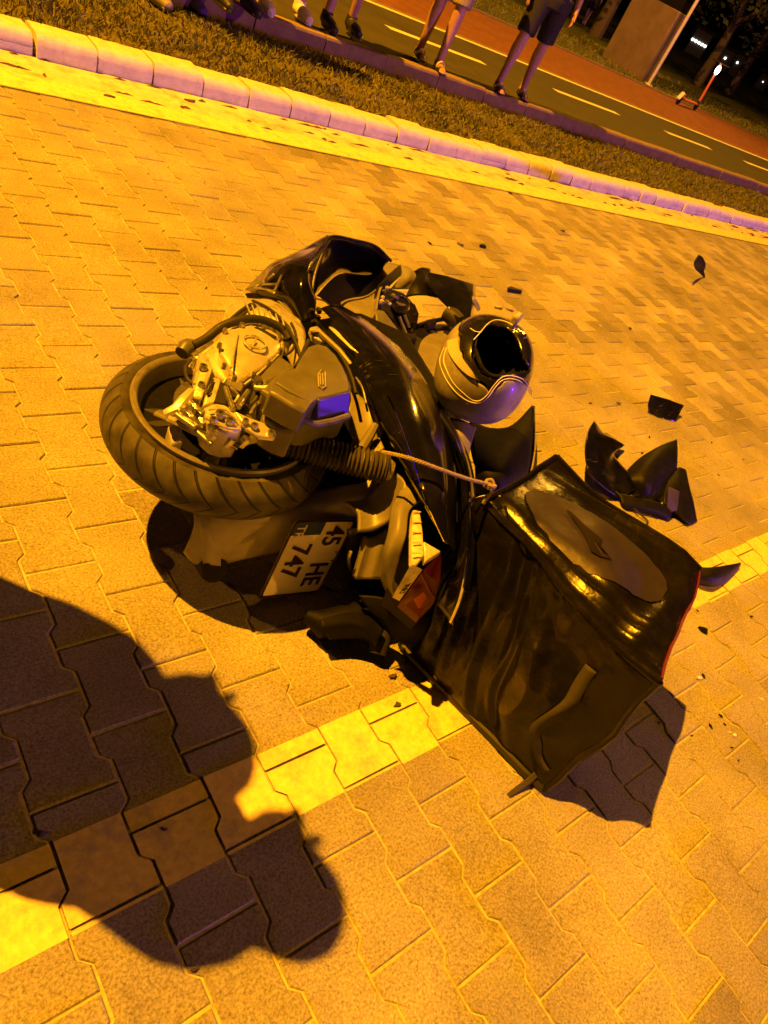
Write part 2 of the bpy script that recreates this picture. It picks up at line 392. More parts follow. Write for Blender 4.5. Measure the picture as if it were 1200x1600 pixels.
# ================================================================== THE SETTING
def quad_sheet(name, x0, x1, y0, y1, z, m, kind='structure', parent=None):
    o = obj(name, [(x0, y0, z), (x1, y0, z), (x1, y1, z), (x0, y1, z)], [(0, 1, 2, 3)], m, parent)
    if kind: o['kind'] = kind
    return o
quad_sheet('ground', -700, 1500, -700, 1500, -.06, M['ground'])
quad_sheet('road_bed', -14, 40, -8, 4.0, -.0048, M['sand'])

# ---- interlocking pavers
LP, CP, JG = .20660, .14033, .0026
WA, WB = .0794, .0610
XC0 = .6049; YJ0 = 1.5477
def paver_outline(g):
    a, b, hh = WA - g, WB - g, LP / 2 - g
    r = [(a, -hh), (a, -.0605), (b, -.0430), (b, .0430), (a, .0605), (a, hh)]
    return r + [(-x, y) for x, y in reversed(r)]
def paver_mesh():
    o0 = paver_outline(JG); o1 = paver_outline(JG + .0028)
    n = len(o0)
    v = [(x, y, 0) for x, y in o1] + [(x, y, -.0032) for x, y in o0] + [(x, y, -.05) for x, y in o0]
    f = [tuple(range(n))]
    for i in range(n):
        j = (i + 1) % n
        f.append((i, n + i, n + j, j)); f.append((n + i, 2 * n + i, 2 * n + j, n + j))
    return v, f
PV, PF = paver_mesh()
pav = tag(empty('pavement', (0, 0, 0)), 'interlocking concrete paver roadway', None, None, 'structure')
cells = []
YEND = 4.07
for k in range(-60, 200):
    xc = XC0 + k * CP
    if xc < -3.0 or xc > 20.5: continue
    off = 0 if k % 2 == 0 else LP / 2
    for j in range(-22, 16):
        yc = YJ0 + LP / 2 + off + j * LP
        if yc + LP / 2 > YEND or yc < -2.6: continue
        cells.append((xc, yc))
rnd = random.Random(3)
def visible_size(c):
    p = pix((c[0], c[1], 0))
    if p[2] < .1 or not (-30 < p[0] < 1230 and -30 < p[1] < 1630): return 0
    # the ground hidden by the lying scooter and the bag
    if 230 < p[0] < 720 and 480 < p[1] < 900 and (p[0] - 230) > (p[1] - 900) * -.2: return 0
    return 1 / p[2] ** 2
order = sorted(range(len(cells)), key=lambda i: -visible_size(cells[i]))
single = set(order[:300])
pme = bpy.data.meshes.new('paver'); pme.from_pydata(PV, [], PF); pme.materials.append(M['paver']); pme.update()
bv, bf = [], []
tilt = {}
for i, (x, y) in enumerate(cells):
    a, b, dz, rz = rnd.gauss(0, .005), rnd.gauss(0, .005), rnd.uniform(-.0018, .0012), rnd.gauss(0, .006)
    tilt[i] = (a, b, dz)
    if i in single:
        o = bpy.data.objects.new('paver', pme); COL.objects.link(o); o.parent = pav
        o.location = (x, y, dz); o.rotation_euler = (a, b, rz)
    else:
        n = len(bv); c, s = math.cos(rz), math.sin(rz)
        bv += [(x + vx * c - vy * s, y + vx * s + vy * c, vz + dz + vy * a - vx * b) for vx, vy, vz in PV]
        bf += [tuple(q + n for q in f) for f in PF]
me = bpy.data.meshes.new('paver_field'); me.from_pydata(bv, [], bf); me.materials.append(M['paver']); me.update()
fld = bpy.data.objects.new('paver_field', me); COL.objects.link(fld); fld.parent = pav; fld['kind'] = 'stuff'

# ---- painted line: a skin of paint on each paver it crosses
def clip(poly, y, keep_above):
    o = []
    for i in range(len(poly)):
        a, b = poly[i - 1], poly[i]
        ia = (a[1] >= y) == keep_above; ib = (b[1] >= y) == keep_above
        if ia != ib:
            t = (y - a[1]) / (b[1] - a[1]); o.append((a[0] + (b[0] - a[0]) * t, y))
        if ib: o.append(b)
    return o
def paint_line(name, y0, y1, x0, x1):
    v, f = [], []
    out0 = paver_outline(JG + .0005)
    for i, (x, y) in enumerate(cells):
        if y + .11 < y0 or y - .11 > y1 or x < x0 or x > x1: continue
        if True:
            rag = rnd.uniform(-.004, .004)
            p = clip([(x + a, y + b) for a, b in out0], y0 + rag, True)
            p = clip(p, y1 + rag, False) if len(p) > 2 else p
            if len(p) < 3: continue
            q = []
            for a in p:
                if not q or (abs(a[0] - q[-1][0]) + abs(a[1] - q[-1][1])) > 1e-6: q.append(a)
            if len(q) < 3: continue
            a_, b_, dz = tilt[i]; n = len(v)
            v += [(px_, py_, dz + .0009 + (py_ - y) * a_ - (px_ - x) * b_) for px_, py_ in q]
            f.append(tuple(range(n, n + len(q))))
    return obj(name, v, f, M['paint'], pav, smooth=None)
paint_line('lane_line', .302, .452, -3, 20)
# ---- gutter band along the kerb: yellow edge line and worn concrete channel
quad_sheet('gutter', -14, 60, 3.83, 4.33, .0045, M['gutter'])
quad_sheet('edge_line', -14, 60, 3.835, 4.02, .0065, M['paint'], parent=pav, kind=None)
quad_sheet('far_roadway', 20.5, 60, -8, 3.83, -.002, M['paver'])
# ---- near kerb, stone by stone
kerb = tag(empty('kerb', (0, 0, 0)), 'row of rounded pale kerb stones', None, None, 'structure')
KH = .115
prof = [(0, -.05), (.002, .012), (.005, .062), (.012, .088), (.028, .107), (.055, .115), (.205, .115), (.222, .108), (.228, .09), (.228, -.05)]
def stone(length, pr):
    v, f = [], []; n = len(pr); e = .008
    xs = [(0, .986), (e, 1), (length - e, 1), (length, .986)]
    cy = sum(p[0] for p in pr) / n; cz = .03
    for x, s in xs: v += [(x, cy + (y - cy) * s, cz + (z - cz) * s) for y, z in pr]
    for i in range(3):
        for j in range(n - 1): f.append((i * n + j, i * n + j + 1, (i + 1) * n + j + 1, (i + 1) * n + j))
    f.append(tuple(range(n - 1, -1, -1))); f.append(tuple(3 * n + j for j in range(n)))
    return v, f
kmes = []
for vi in range(5):
    v_, f_ = stone(.304, prof)
    # split along the length and roughen, with a chipped end on some
    n = len(prof); xs = [0, .008, .05, .10, .15, .20, .25, .296, .304]; v_ = []; f_ = []
    cy = sum(p[0] for p in prof) / n
    for ix, x in enumerate(xs):
        e_ = .985 if ix in (0, len(xs) - 1) else 1
        for y, z in prof:
            d = .0035 * noise.noise(Vector((x * 22 + vi * 9, y * 30, z * 30))); chip = .012 * max(0, noise.noise(Vector((x * 14 + vi * 5, 4, vi))) - .15) if z > .08 else 0
            v_.append((x, cy + (y - cy) * (e_ + d * 3), .03 + (z - .03) * (e_ + d * 4) - chip))
    for i_ in range(len(xs) - 1):
        for j_ in range(n - 1): f_.append((i_ * n + j_, i_ * n + j_ + 1, (i_ + 1) * n + j_ + 1, (i_ + 1) * n + j_))
    f_.append(tuple(range(n - 1, -1, -1))); f_.append(tuple((len(xs) - 1) * n + j_ for j_ in range(n)))
    km = bpy.data.meshes.new('kerb_stone'); km.from_pydata(v_, [], f_); km.update(); km.materials.append(M['kerb'])
    km.polygons.foreach_set('use_smooth', [True] * len(km.polygons)); km.set_sharp_from_angle(angle=R(50)); kmes.append(km)
for i in range(-28, 75):
    o = bpy.data.objects.new('kerb_stone', rnd.choice(kmes)); COL.objects.link(o); o.parent = kerb
    o.location = (1.688 + .3155 * i + rnd.uniform(-.004, .004), 4.305 + rnd.uniform(-.010, .010), rnd.uniform(-.008, .006))
    o.rotation_euler = (rnd.gauss(0, .025), rnd.gauss(0, .010), rnd.gauss(0, .010))
quad_sheet('kerb_bed', -14, 60, 4.315, 4.52, .045, M['soil'])

gd, gfc = [], []; gr_ = random.Random(21)
for i in range(150):
    x = -1 + 17 * gr_.random() ** 1.3; y = gr_.choice((gr_.uniform(4.02, 4.12), gr_.uniform(4.20, 4.31))); a_ = gr_.uniform(.02, .12) * (1 + x * .05); b_ = gr_.uniform(.006, .018); n = len(gd); k0 = gr_.randint(6, 9)
    if gr_.random() < .35: a_ *= .35; b_ *= 1.3
    ph = [(math.cos(6.283 * k / k0) * a_ * gr_.uniform(.6, 1.2), math.sin(6.283 * k / k0) * b_ * gr_.uniform(.5, 1.4)) for k in range(k0)]
    gd += [(x + p, y + q, .0035) for p, q in ph] + [(x, y, .010 + b_ * .35)]
    gfc += [(n + k, n + (k + 1) % k0, n + k0) for k in range(k0)]
o = obj('gutter_dirt', gd, gfc, M['soil_dark'], None); tag(o, 'dark dirt and dead leaves gathered in the gutter', 'dirt', None, 'stuff')
# ---- grass verge between the two kerbs
def bumpy(name, x0, x1, y0, y1, z, m, nx, ny, amp, parent=None):
    v = []; f = []
    for i in range(nx + 1):
        for j in range(ny + 1):
            x = x0 + (x1 - x0) * i / nx; y = y0 + (y1 - y0) * j / ny
            v.append((x, y, z + amp * noise.noise(Vector((x * 2.3, y * 2.3, 0)))))
    for i in range(nx):
        for j in range(ny):
            a = i * (ny + 1) + j; f.append((a, a + ny + 1, a + ny + 2, a + 1))
    return obj(name, v, f, m, parent)
FKY = 5.80
o = bumpy('verge', -14, 60, 4.51, FKY + .02, .085, M['soil'], 300, 10, .018); o['kind'] = 'structure'
def grass_patch(name, x0, x1, y0, y1, z, count, hmin, hmax, mat_, label):
    v, f = [], []; g = random.Random(11)
    for i in range(count):
        # denser towards the viewer's end of the strip
        x = x0 + (x1 - x0) * g.random() ** 1.5; y = g.uniform(y0, y1)
        if noise.noise(Vector((x * 1.3, y * 1.3, 3))) < -.28 and g.random() < .6: continue
        zz = z + .018 * noise.noise(Vector((x * 2.3, y * 2.3, 0))) - .004
        h = g.uniform(hmin, hmax) * (1 + .5 * noise.noise(Vector((x * 3, y * 3, 7)))); a = g.uniform(0, 6.28); wd = g.uniform(.003, .006) * (1 + x * .06)
        lx, ly = g.gauss(0, .6) * h, g.gauss(0, .6) * h
        dx, dy = math.cos(a) * wd, math.sin(a) * wd; n = len(v)
        v += [(x - dx, y - dy, zz), (x + dx, y + dy, zz), (x + lx * .5 + dx * .6, y + ly * .5 + dy * .6, zz + h * .65), (x + lx, y + ly, zz + h * .95)]
        f += [(n, n + 1, n + 2), (n, n + 2, n + 3)]
    me = bpy.data.meshes.new(name); me.from_pydata(v, [], f); me.update(); me.materials.append(mat_)
    o = bpy.data.objects.new(name, me); COL.objects.link(o)
    return tag(o, label, 'grass', None, 'stuff')
def grass_mat():
    m = mat('grass_blades', (.10, .11, .03), .7); t = m.node_tree; b = t.nodes['Principled BSDF']
    g = [n for n in t.nodes if n.type == 'NEW_GEOMETRY'][0]
    r = t.nodes.new('ShaderNodeValToRGB'); r.color_ramp.elements[0].color = (.06, .075, .018, 1); r.color_ramp.elements[1].color = (.19, .175, .055, 1)
    t.links.new(g.outputs['Random Per Island'], r.inputs[0]); t.links.new(r.outputs[0], b.inputs['Base Color'])
    return m
M['grass'] = grass_mat()
grass_patch('grass', -3, 18, 4.53, FKY - .01, .085, 68000, .02, .055, M['grass'], 'short dry grass on the verge between the two kerbs')

# ---- far kerb with long stones
fk = tag(empty('far_kerb', (0, 0, 0)), 'row of long dark kerb stones behind the verge', None, None, 'structure')
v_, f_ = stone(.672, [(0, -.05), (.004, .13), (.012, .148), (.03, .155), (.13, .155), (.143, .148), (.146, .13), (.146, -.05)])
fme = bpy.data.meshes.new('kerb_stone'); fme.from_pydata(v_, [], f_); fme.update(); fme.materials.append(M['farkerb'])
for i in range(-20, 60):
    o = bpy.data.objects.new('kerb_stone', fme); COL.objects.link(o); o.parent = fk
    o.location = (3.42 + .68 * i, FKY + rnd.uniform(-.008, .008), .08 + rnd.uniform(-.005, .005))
quad_sheet('bike_path', -20, 120, FKY + .14, 8.52, .205, M['asphalt'])
quad_sheet('brick_walk', -20, 120, 8.60, 12.0, .211, M['redbrick'])
MB().box((50, 8.56, .17), (140, .08, .09)).build('path_edging', M['farkerb'])['kind'] = 'structure'
lm = tag(empty('path_marking', (0, 0, 0)), 'white painted lines on the bike path', None, None, 'structure')
quad_sheet('path_line', -20, 120, 8.37, 8.51, .209, M['white_line'], kind=None, parent=lm)
for i in range(-9, 24):
    x = 5.85 + 1.62 * i * 1.9
    quad_sheet('path_dash', x, x + 1.6, 7.22, 7.36, .209, M['white_line'], kind=None, parent=lm)
MB().box((50, 12.04, .19), (140, .1, .1)).build('lawn_edging', M['farkerb'])['kind'] = 'structure'
bumpy('lawn', -20, 160, 12.09, 80, .215, M['lawn'], 90, 40, .03)['kind'] = 'structure'
grass_patch('lawn_grass', 8, 34, 12.15, 17, .215, 14000, .04, .11, M['grass'], 'rough dark grass beyond the red brick walk')

# ================================================================== THE SCOOTER
S0 = at(560, 760, 0)
sct = empty('scooter', (S0.x, S0.y, 0), 'wrecked black scooter lying on its side with number plate facing us', 'scooter')
# ---- rear wheel
TW = .057
tp = []
for i in range(15):      # tread arc
    t = -1 + 2 * i / 14
    tp.append((.264 - .034 * abs(t) ** 2.3, TW * t))
tp += [(.218, .054), (.208, .050), (.205, .045), (.205, -.045), (.208, -.050), (.218, -.054)]
wheel = MB()
rp = [(.207, .050), (.2105, .062), (.2065, .066), (.198, .064), (.192, .056), (.188, .035), (.180, .015), (.176, -.015), (.184, -.045), (.2, -.06), (.207, -.055)]
wheel.lathe(rp, AX, seg=72)
rw = wheel.build('rear_wheel', M['rim'], sct, smooth=45)
MB().lathe([(.0, .012), (.186, .020), (.186, .008), (.0, .0)], AX, seg=48, closed=False).build('rim_shade_disc', M['black_mat'], rw)  # dark disc added for the shade inside the rim
MB().lathe(tp, AX, seg=96).build('tyre', M['tyre'], rw, smooth=50)
hub = MB(); hub.lathe([(.05, .045), (.062, .03), (.066, -.03), (.05, -.05), (.012, -.055), (.012, .05)], AX, seg=32).build('hub', M['alu'], rw)
for k in range(5):
    a = 2 * math.pi * k / 5 + .35; sp_ = MB()
    for da in (-.13, .13):
        p0 = AX + Vector((.05 * math.cos(a + da * 2), .05 * math.sin(a + da * 2), .0)); p1 = AX + Vector((.182 * math.cos(a + da), .182 * math.sin(a + da), .004))
        sp_.tube([p0, (p0 + p1) / 2 + Vector((0, 0, .012)), p1], [.017, .013, .015], 8)
    sp_.build('spoke', M['rubber'], rw)
MB().lathe([(.03, .0), (.118, .0), (.118, .006), (.03, .006)], AX + Vector((0, 0, .056)), seg=40).build('brake_disc', M['steel'], rw)

# ---- engine and transmission case on the upper side
ec = plate('engine_case', [(312, 549, .47), (339, 530, .48), (345, 519, .48), (368, 508, .48), (392, 503, .48), (410, 506, .48), (432, 519, .48), (446, 533, .48), (445, 550, .47), (408, 582, .46), (380, 604, .45), (358, 600, .45), (345, 592, .45), (330, 585, .46), (316, 566, .46)], .20, M['alu'], sct, bevel=.008)
cv = plate('cover', [(341, 537, .493), (347, 521, .495), (369, 512, .497), (392, 507, .498), (408, 510, .498), (429, 523, .497), (440, 536, .495), (440, 547, .492), (408, 576, .485), (379, 595, .478), (361, 582, .478), (353, 566, .483), (343, 552, .488)], .03, M['alu_bright'], ec, bevel=.006, crown=.010)
# raised oval cap, ridge and slots on the cover
def px_ellipse(cx, cy, rx, ry, rot, z, n=24):
    c, s = math.cos(rot), math.sin(rot)
    return [at(cx + rx * math.cos(2 * math.pi * k / n) * c - ry * math.sin(2 * math.pi * k / n) * s, cy + rx * math.cos(2 * math.pi * k / n) * s + ry * math.sin(2 * math.pi * k / n) * c, z) for k in range(n)]
e = px_ellipse(398, 534, 19, 9, .35, .509); MB().tube(e + [e[0]], .0028, 6, cap=False).build('oval_rib', M['alu_bright'], ec)
MB().tube(P3([(391, 539, .509), (400, 530, .509)]), .0026, 6).build('oval_rib', M['alu_bright'], ec)
MB().tube(P3([(371, 520, .508), (366, 545, .506), (361, 575, .494)]), [.003, .0032, .0028], 6).build('cover_rib', M['alu_bright'], ec)
plate('cover_slot', [(398, 511, .505), (402, 510, .505), (433, 526, .503), (431, 529, .503)], .004, M['hole_shade'], ec, bevel=0)
plate('cover_step', [(358, 584, .475), (379, 595, .475), (384, 605, .465), (370, 622, .44), (356, 618, .44), (345, 598, .465)], .05, M['alu'], ec, bevel=.005)
plate('cavity_shade', [(345, 596, .482), (360, 604, .480), (352, 631, .476), (334, 628, .474)], .006, M['hole_shade'], ec, bevel=0)  # dark plate drawn for the shade of a recess
# arm from the case to the axle, with its bolts
swing = plate('swing_arm', [(311, 549, .476), (326, 556, .48), (333, 574, .48), (324, 600, .474), (315, 624, .464), (299, 619, .462), (303, 596, .466), (307, 570, .47)], .05, M['alu'], sct, bevel=.006, crown=.006)
plate('arm_web', [(333, 588, .474), (346, 591, .474), (337, 630, .466), (317, 634, .462), (322, 611, .468)], .04, M['alu'], swing, bevel=.005)
plate('arm_slot', [(331, 592, .479), (335, 592, .479), (327, 614, .475), (323, 614, .475)], .004, M['hole_shade'], swing, bevel=0)
for q in [(303, 612, .455), (324, 615, .465), (341, 631, .465), (340, 644, .462), (387, 655, .455), (424, 672, .455), (415, 664, .455), (291, 634, .45), (286, 645, .45), (353, 660, .462), (403, 594, .505), (420, 600, .5)]:
    b_ = MB(); c = at(*q); b_.lathe([(.0001, .008), (.0075, .008), (.0085, .006), (.0085, -.012), (.0001, -.012)], c, seg=6, closed=False); b_.lathe([(.011, .0), (.011, -.004), (.001, -.004)], c, seg=14, closed=False)
    b_.build('bolt', M['steel'], swing, smooth=30)
plate('brake_caliper', [(317, 637, .468), (335, 629, .472), (352, 632, .474), (366, 642, .472), (381, 664, .466), (374, 677, .462), (356, 677, .465), (338, 671, .466), (322, 657, .466)], .07, M['alu'], sct, bevel=.005, crown=.003)
plate('caliper_bracket', [(366, 641, .482), (385, 650, .480), (412, 660, .476), (434, 673, .47), (430, 684, .468), (405, 681, .47), (385, 668, .474)], .012, M['alu_bright'], sct, bevel=.003)
MB().tube(P3([(246, 645, .40), (270, 655, .41), (292, 664, .42)]), .013, 8, flat=.5).build('torque_arm', M['grey_plastic'], swing)
plate('pad_block', [(262, 665, .40), (283, 660, .41), (288, 690, .39), (268, 694, .385)], .05, M['alu'], swing)
plate('pad_block', [(322, 690, .40), (352, 696, .40), (340, 716, .38), (318, 712, .38)], .05, M['grey_plastic'], swing)
MB().tube(P3([(258, 648, .43), (276, 640, .445), (289, 625, .455), (300, 612, .46)]), [.010, .013, .013, .010], 8).build('brake_lever_arm', M['alu_bright'], swing)
MB().tube(P3([(285, 652, .445), (296, 660, .45), (315, 675, .44), (348, 688, .435), (378, 692, .43)]), .007, 8).build('cable_guide', M['steel'], swing)
MB().tube(P3([(262, 652, .43), (283, 661, .425), (318, 680, .42), (352, 692, .42)]), [.012, .013, .013, .008], 8, flat=.6).build('brake_arm', M['alu'], swing)
# rubber muff, hoses and cables round the case
MB().tube(P3([(284, 552, .42), (290, 545, .425), (297, 541, .43), (305, 540, .435)]), [.017, .021, .02, .014], 12).build('rubber_muff', M['grey_plastic'], sct)
MB().tube(cr(P3([(302, 540, .44), (325, 527, .455), (345, 511, .475), (368, 502, .49), (395, 498, .495), (420, 503, .492), (442, 515, .485), (452, 530, .475)]), 5), .0105, 10).build('hose', M['rubber'], sct)
MB().tube(cr(P3([(300, 556, .44), (306, 552, .445), (318, 545, .455), (332, 535, .46)]), 4), .005, 8).build('cable', M['steel'], sct)
MB().tube(cr(P3([(298, 575, .42), (302, 566, .43), (309, 560, .44), (312, 572, .43), (302, 582, .42)]), 4), .007, 8).build('cable', M['steel'], sct)
MB().tube(cr(P3([(360, 500, .44), (375, 487, .45), (392, 476, .455), (398, 480, .46), (385, 488, .455), (372, 496, .45)]), 4), .005, 8).build('cable', M['rubber'], sct)
MB().tube(cr(P3([(440, 500, .48), (450, 510, .48), (453, 520, .478), (444, 532, .476)]), 4), .004, 8).build('cable', M['rubber'], sct)
# crankcase half behind, leading up to the body
sheet('crank_case', [[(352, 492, .30), (372, 470, .34), (400, 466, .37), (430, 470, .40), (470, 500, .42)], [(356, 500, .40), (380, 483, .44), (410, 480, .46), (440, 492, .47), (478, 525, .47)], [(372, 508, .43), (395, 498, .46), (425, 502, .47), (450, 525, .47), (470, 560, .47)], [(390, 530, .40), (410, 530, .42), (435, 535, .43), (450, 560, .44), (462, 585, .44)]], M['alu'], sct, thick=.02, dent=.006)
plate('bright_flap', [(362, 462, .14), (383, 478, .16), (376, 500, .16), (354, 520, .14), (348, 500, .13)], .01, M['alu_bright'], sct)
for q in [(343, 540, .500), (352, 517, .503), (378, 508, .505), (412, 512, .505), (437, 530, .503), (438, 548, .5), (420, 567, .496), (396, 586, .49), (366, 591, .484), (350, 572, .488)]:
    c = at(*q); MB().lathe([(.0001, .006), (.005, .006), (.006, .004), (.006, -.006), (.0001, -.006)], c, seg=8, closed=False).build('cover_bolt', M['steel'], ec, smooth=30)
for k in range(7):
    x = 380 + 9 * k; sheet('cooling_fin', [[(x, 470 + 2.2 * k, .40 + .006 * k), (x + 4, 478 + 3.0 * k, .455 + .004 * k), (x + 8, 490 + 3.4 * k, .465 + .003 * k)], [(x + 1.5, 469 + 2.2 * k, .42 + .006 * k), (x + 5.5, 477 + 3.0 * k, .475 + .004 * k), (x + 9.5, 489 + 3.4 * k, .482 + .003 * k)]], M['alu'], ec, thick=.003)
for l, r_, m_ in (([(395, 470, .45), (420, 482, .48), (445, 505, .49), (462, 535, .49), (470, 560, .48)], .004, 'rubber'), ([(455, 505, .48), (462, 522, .485), (458, 545, .48), (444, 556, .47)], .0035, 'rubber'), ([(300, 600, .44), (292, 590, .44), (290, 575, .435), (298, 562, .44)], .004, 'rubber'), ([(395, 600, .47), (402, 612, .48), (398, 626, .47), (380, 640, .46)], .005, 'rubber'), ([(425, 606, .505), (415, 622, .50), (400, 632, .48), (392, 645, .47)], .0045, 'steel'), ([(360, 640, .475), (372, 630, .48), (388, 636, .475), (396, 650, .465)], .004, 'rubber'), ([(510, 530, .47), (530, 552, .475), (548, 585, .47), (556, 615, .46)], .0045, 'rubber'), ([(556, 590, .44), (566, 606, .44), (572, 630, .43)], .003, 'steel')):
    MB().tube(cr(P3(l), 5), r_, 8).build('cable', M[m_], sct)
for q, r_ in (((345, 646, .482), .010), ((334, 655, .479), .008), ((360, 656, .481), .009), ((318, 572, .487), .008), ((315, 600, .477), .007), ((424, 676, .474), .008), ((398, 664, .482), .007), ((384, 657, .484), .006)):
    c = at(*q); MB().lathe([(r_ * .55, .003), (r_, .003), (r_ * 1.15, .0), (r_ * 1.15, -.006), (r_ * .55, -.006)], c, seg=16).build('washer', M['steel'], swing); MB().lathe([(.0001, .0015), (r_ * .6, .0015), (r_ * .6, -.004), (.0001, -.004)], c, seg=14, closed=False).build('bolt_hole', M['hole_shade'], swing)
for l, wd_ in (([(320, 652, .476), (350, 668, .474), (376, 671, .47)], .003), ([(326, 640, .48), (352, 640, .482), (370, 656, .478)], .0025), ([(358, 606, .474), (372, 618, .46), (366, 630, .455)], .004), ([(304, 600, .47), (314, 566, .478)], .003), ([(438, 552, .49), (405, 583, .482), (381, 602, .472)], .004)):
    MB().tube(cr(P3(l), 4), wd_, 6).build('casting_rib', M['alu'], swing)
for l in ([(352, 606, .478), (364, 640, .478)], [(296, 628, .455), (318, 646, .465)], [(388, 612, .48), (372, 636, .482)], [(276, 648, .445), (304, 668, .45)], [(300, 668, .44), (330, 694, .435)], [(345, 682, .44), (372, 700, .43)]):
    MB().tube(P3(l), .0065, 10).build('rod', M['steel'], swing)
for q in ((292, 652, .448), (310, 662, .452), (330, 683, .445), (358, 690, .44), (300, 640, .455), (381, 690, .44)):
    MB().lathe([(.0001, .012), (.009, .012), (.010, .009), (.010, -.012), (.0001, -.012)], at(*q), axis=Vector((.3, -.2, .9)), seg=6, closed=False).build('nut', M['steel'], swing, smooth=30)
plate('gap_shade_plate', [(360, 606, .455), (378, 606, .455), (372, 636, .45), (356, 636, .45)], .01, M['hole_shade'], swing, bevel=0)  # dark plate laid on to paint the shade between parts
# ---- air box
AB = [(428, 590), (445, 581), (461, 575), (472, 556), (482, 541), (497, 536), (511, 540), (525, 554), (536, 571), (544, 588), (548, 604), (547, 612), (497, 624), (486, 632), (477, 645), (455, 632), (432, 618), (420, 612)]
zt = lambda x, y: .555 - .00018 * max(0, 560 - y)
ab = plate('air_box', [(x, y, zt(x, y)) for x, y in AB], .06, M['grey_plastic'], sct, bevel=.006, crown=.004)
plate('air_box_base', [(408, 612, .515), (428, 588, .52), (470, 560, .51), (512, 545, .51), (538, 575, .51), (550, 604, .51), (550, 622, .508), (546, 640, .505), (496, 653, .505), (478, 652, .505), (440, 634, .512)], .085, M['grey_plastic'], ab, bevel=.006)
# facet that looks across the road, beacon reflection painted on in blue
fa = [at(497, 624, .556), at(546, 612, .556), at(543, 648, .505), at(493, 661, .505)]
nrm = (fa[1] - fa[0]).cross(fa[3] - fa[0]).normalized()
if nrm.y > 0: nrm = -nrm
MB().prism([p + nrm * .003 for p in fa], [p - nrm * .02 for p in fa]).build('side_facet', M['beacon_blue'], ab, bevel=.003)
MB().tube(P3([(410, 612, .53), (430, 624, .532), (455, 642, .53), (478, 658, .52), (494, 663, .512), (520, 658, .512), (544, 650, .512)]), .0075, 8).build('seam_flange', M['grey_plastic'], ab)
MB().tube(P3([(432, 600, .556), (450, 611, .558), (470, 622, .556), (482, 628, .554)]), .0045, 8).build('rib', M['grey_plastic'], ab)
plate('duct', [(412, 640, .49), (418, 632, .495), (445, 652, .495), (462, 667, .49), (460, 680, .48), (438, 672, .48), (412, 656, .482)], .07, M['fender'], ab, bevel=.006)
plate('inspection_label', [(497, 585, .5605), (502, 579, .5605), (508, 581, .5605), (509, 603, .561), (504, 606, .561), (498, 603, .561)], .0025, M['grey_plastic'], ab, bevel=0)
for dx in (0, 4):
    MB().tube(P3([(500 + dx, 584, .563), (501 + dx, 601, .563)]), .0012, 6).build('label_rib', M['alu'], ab)
e = P3([(497, 585, .562), (502, 578, .562), (508, 581, .562), (509, 603, .562), (504, 607, .562), (498, 604, .562)]); MB().tube(e + [e[0]], .0014, 6).build('label_frame', M['alu'], ab)
plate('front_chamber', [(400, 594, .50), (437, 555, .51), (452, 565, .51), (462, 574, .51), (428, 592, .51), (410, 606, .50)], .08, M['grey_plastic'], ab, bevel=.006)
MB().tube(P3([(398, 606, .49), (410, 608, .495), (424, 606, .50), (432, 612, .5)]), .008, 8).build('clip', M['alu'], ab)
MB().tube(P3([(462, 574, .52), (470, 560, .515), (476, 545, .51), (482, 532, .5)]), .005, 8).build('cable', M['rubber'], ab)
# ---- corrugated boot over the damper
bp_ = cr(P3([(434, 690, .40), (490, 703, .405), (550, 719, .41), (603, 733, .415)]), 40); rr_ = [.030 + .0045 * math.sin(i * 2 * math.pi / 4.6) + .003 * i / len(bp_) for i in range(len(bp_))]
MB().tube(bp_, rr_, 18).build('damper_boot', M['boot'], sct, smooth=60)
MB().tube(P3([(600, 732, .415), (612, 736, .415)]), [.03, .022], 14).build('damper_eye', M['alu'], sct)
# ---- inner bodywork between air box and side panel
sheet('inner_panel', [[(548, 608, .42), (562, 618, .42), (578, 632, .42), (590, 655, .42)], [(545, 640, .40), (562, 648, .40), (580, 660, .40), (594, 676, .40)], [(546, 676, .36), (560, 690, .36), (575, 700, .36), (588, 705, .36)]], M['fender'], sct, thick=.008)
MB().tube(P3([(564, 702, .43), (575, 685, .44), (586, 665, .45)]), [.012, .012, .010], 8).build('stay', M['fender'], sct)
plate('stay_plate', [(577, 690, .42), (593, 682, .42), (602, 700, .42), (592, 707, .42), (580, 704, .42)], .01, M['alu'], sct)
# ---- rear mudguard with the plate
FR = [(303, 806), (318, 811), (335, 815), (364, 816), (395, 812), (430, 805), (480, 795), (540, 783), (582, 776), (596, 765)]
FZ = [.225, .232, .24, .244, .246, .25, .262, .285, .315, .33]
DZ = [.12, .14, .145, .145, .14, .14, .14, .10, .075, .06]
rows = [[], [], [], []]
for (x, y), z, d in zip(FR, FZ, DZ):
    p = at(x, y, z)
    for k, (oy, oz) in enumerate(((.045, .004), (0, 0), (-.012, -.35 * d), (-.004, -d))):
        q = p + Vector((0, oy, oz)); u = pix(q); rows[k].append((u[0], u[1], q.z))
mg = sheet('rear_mudguard', rows, M['mudguard'], sct, thick=.006, nu=4, nv=4)
rows2 = [[(303, 806, .225), (320, 812, .23), (336, 815, .236)], [(306, 825, .195), (322, 835, .205), (345, 830, .217)], [(318, 884, .11), (328, 886, .11), (345, 886, .11)]]
sheet('mudguard_tip', rows2, M['mudguard'], mg, thick=.006)
sheet('tail_bracket', [[(540, 783, .312), (570, 778, .318), (594, 756, .36), (606, 738, .40)], [(560, 800, .312), (585, 790, .32), (610, 770, .37), (632, 752, .42)], [(560, 830, .29), (585, 826, .30), (610, 812, .33), (622, 790, .39)]], M['fender'], sct, thick=.012)
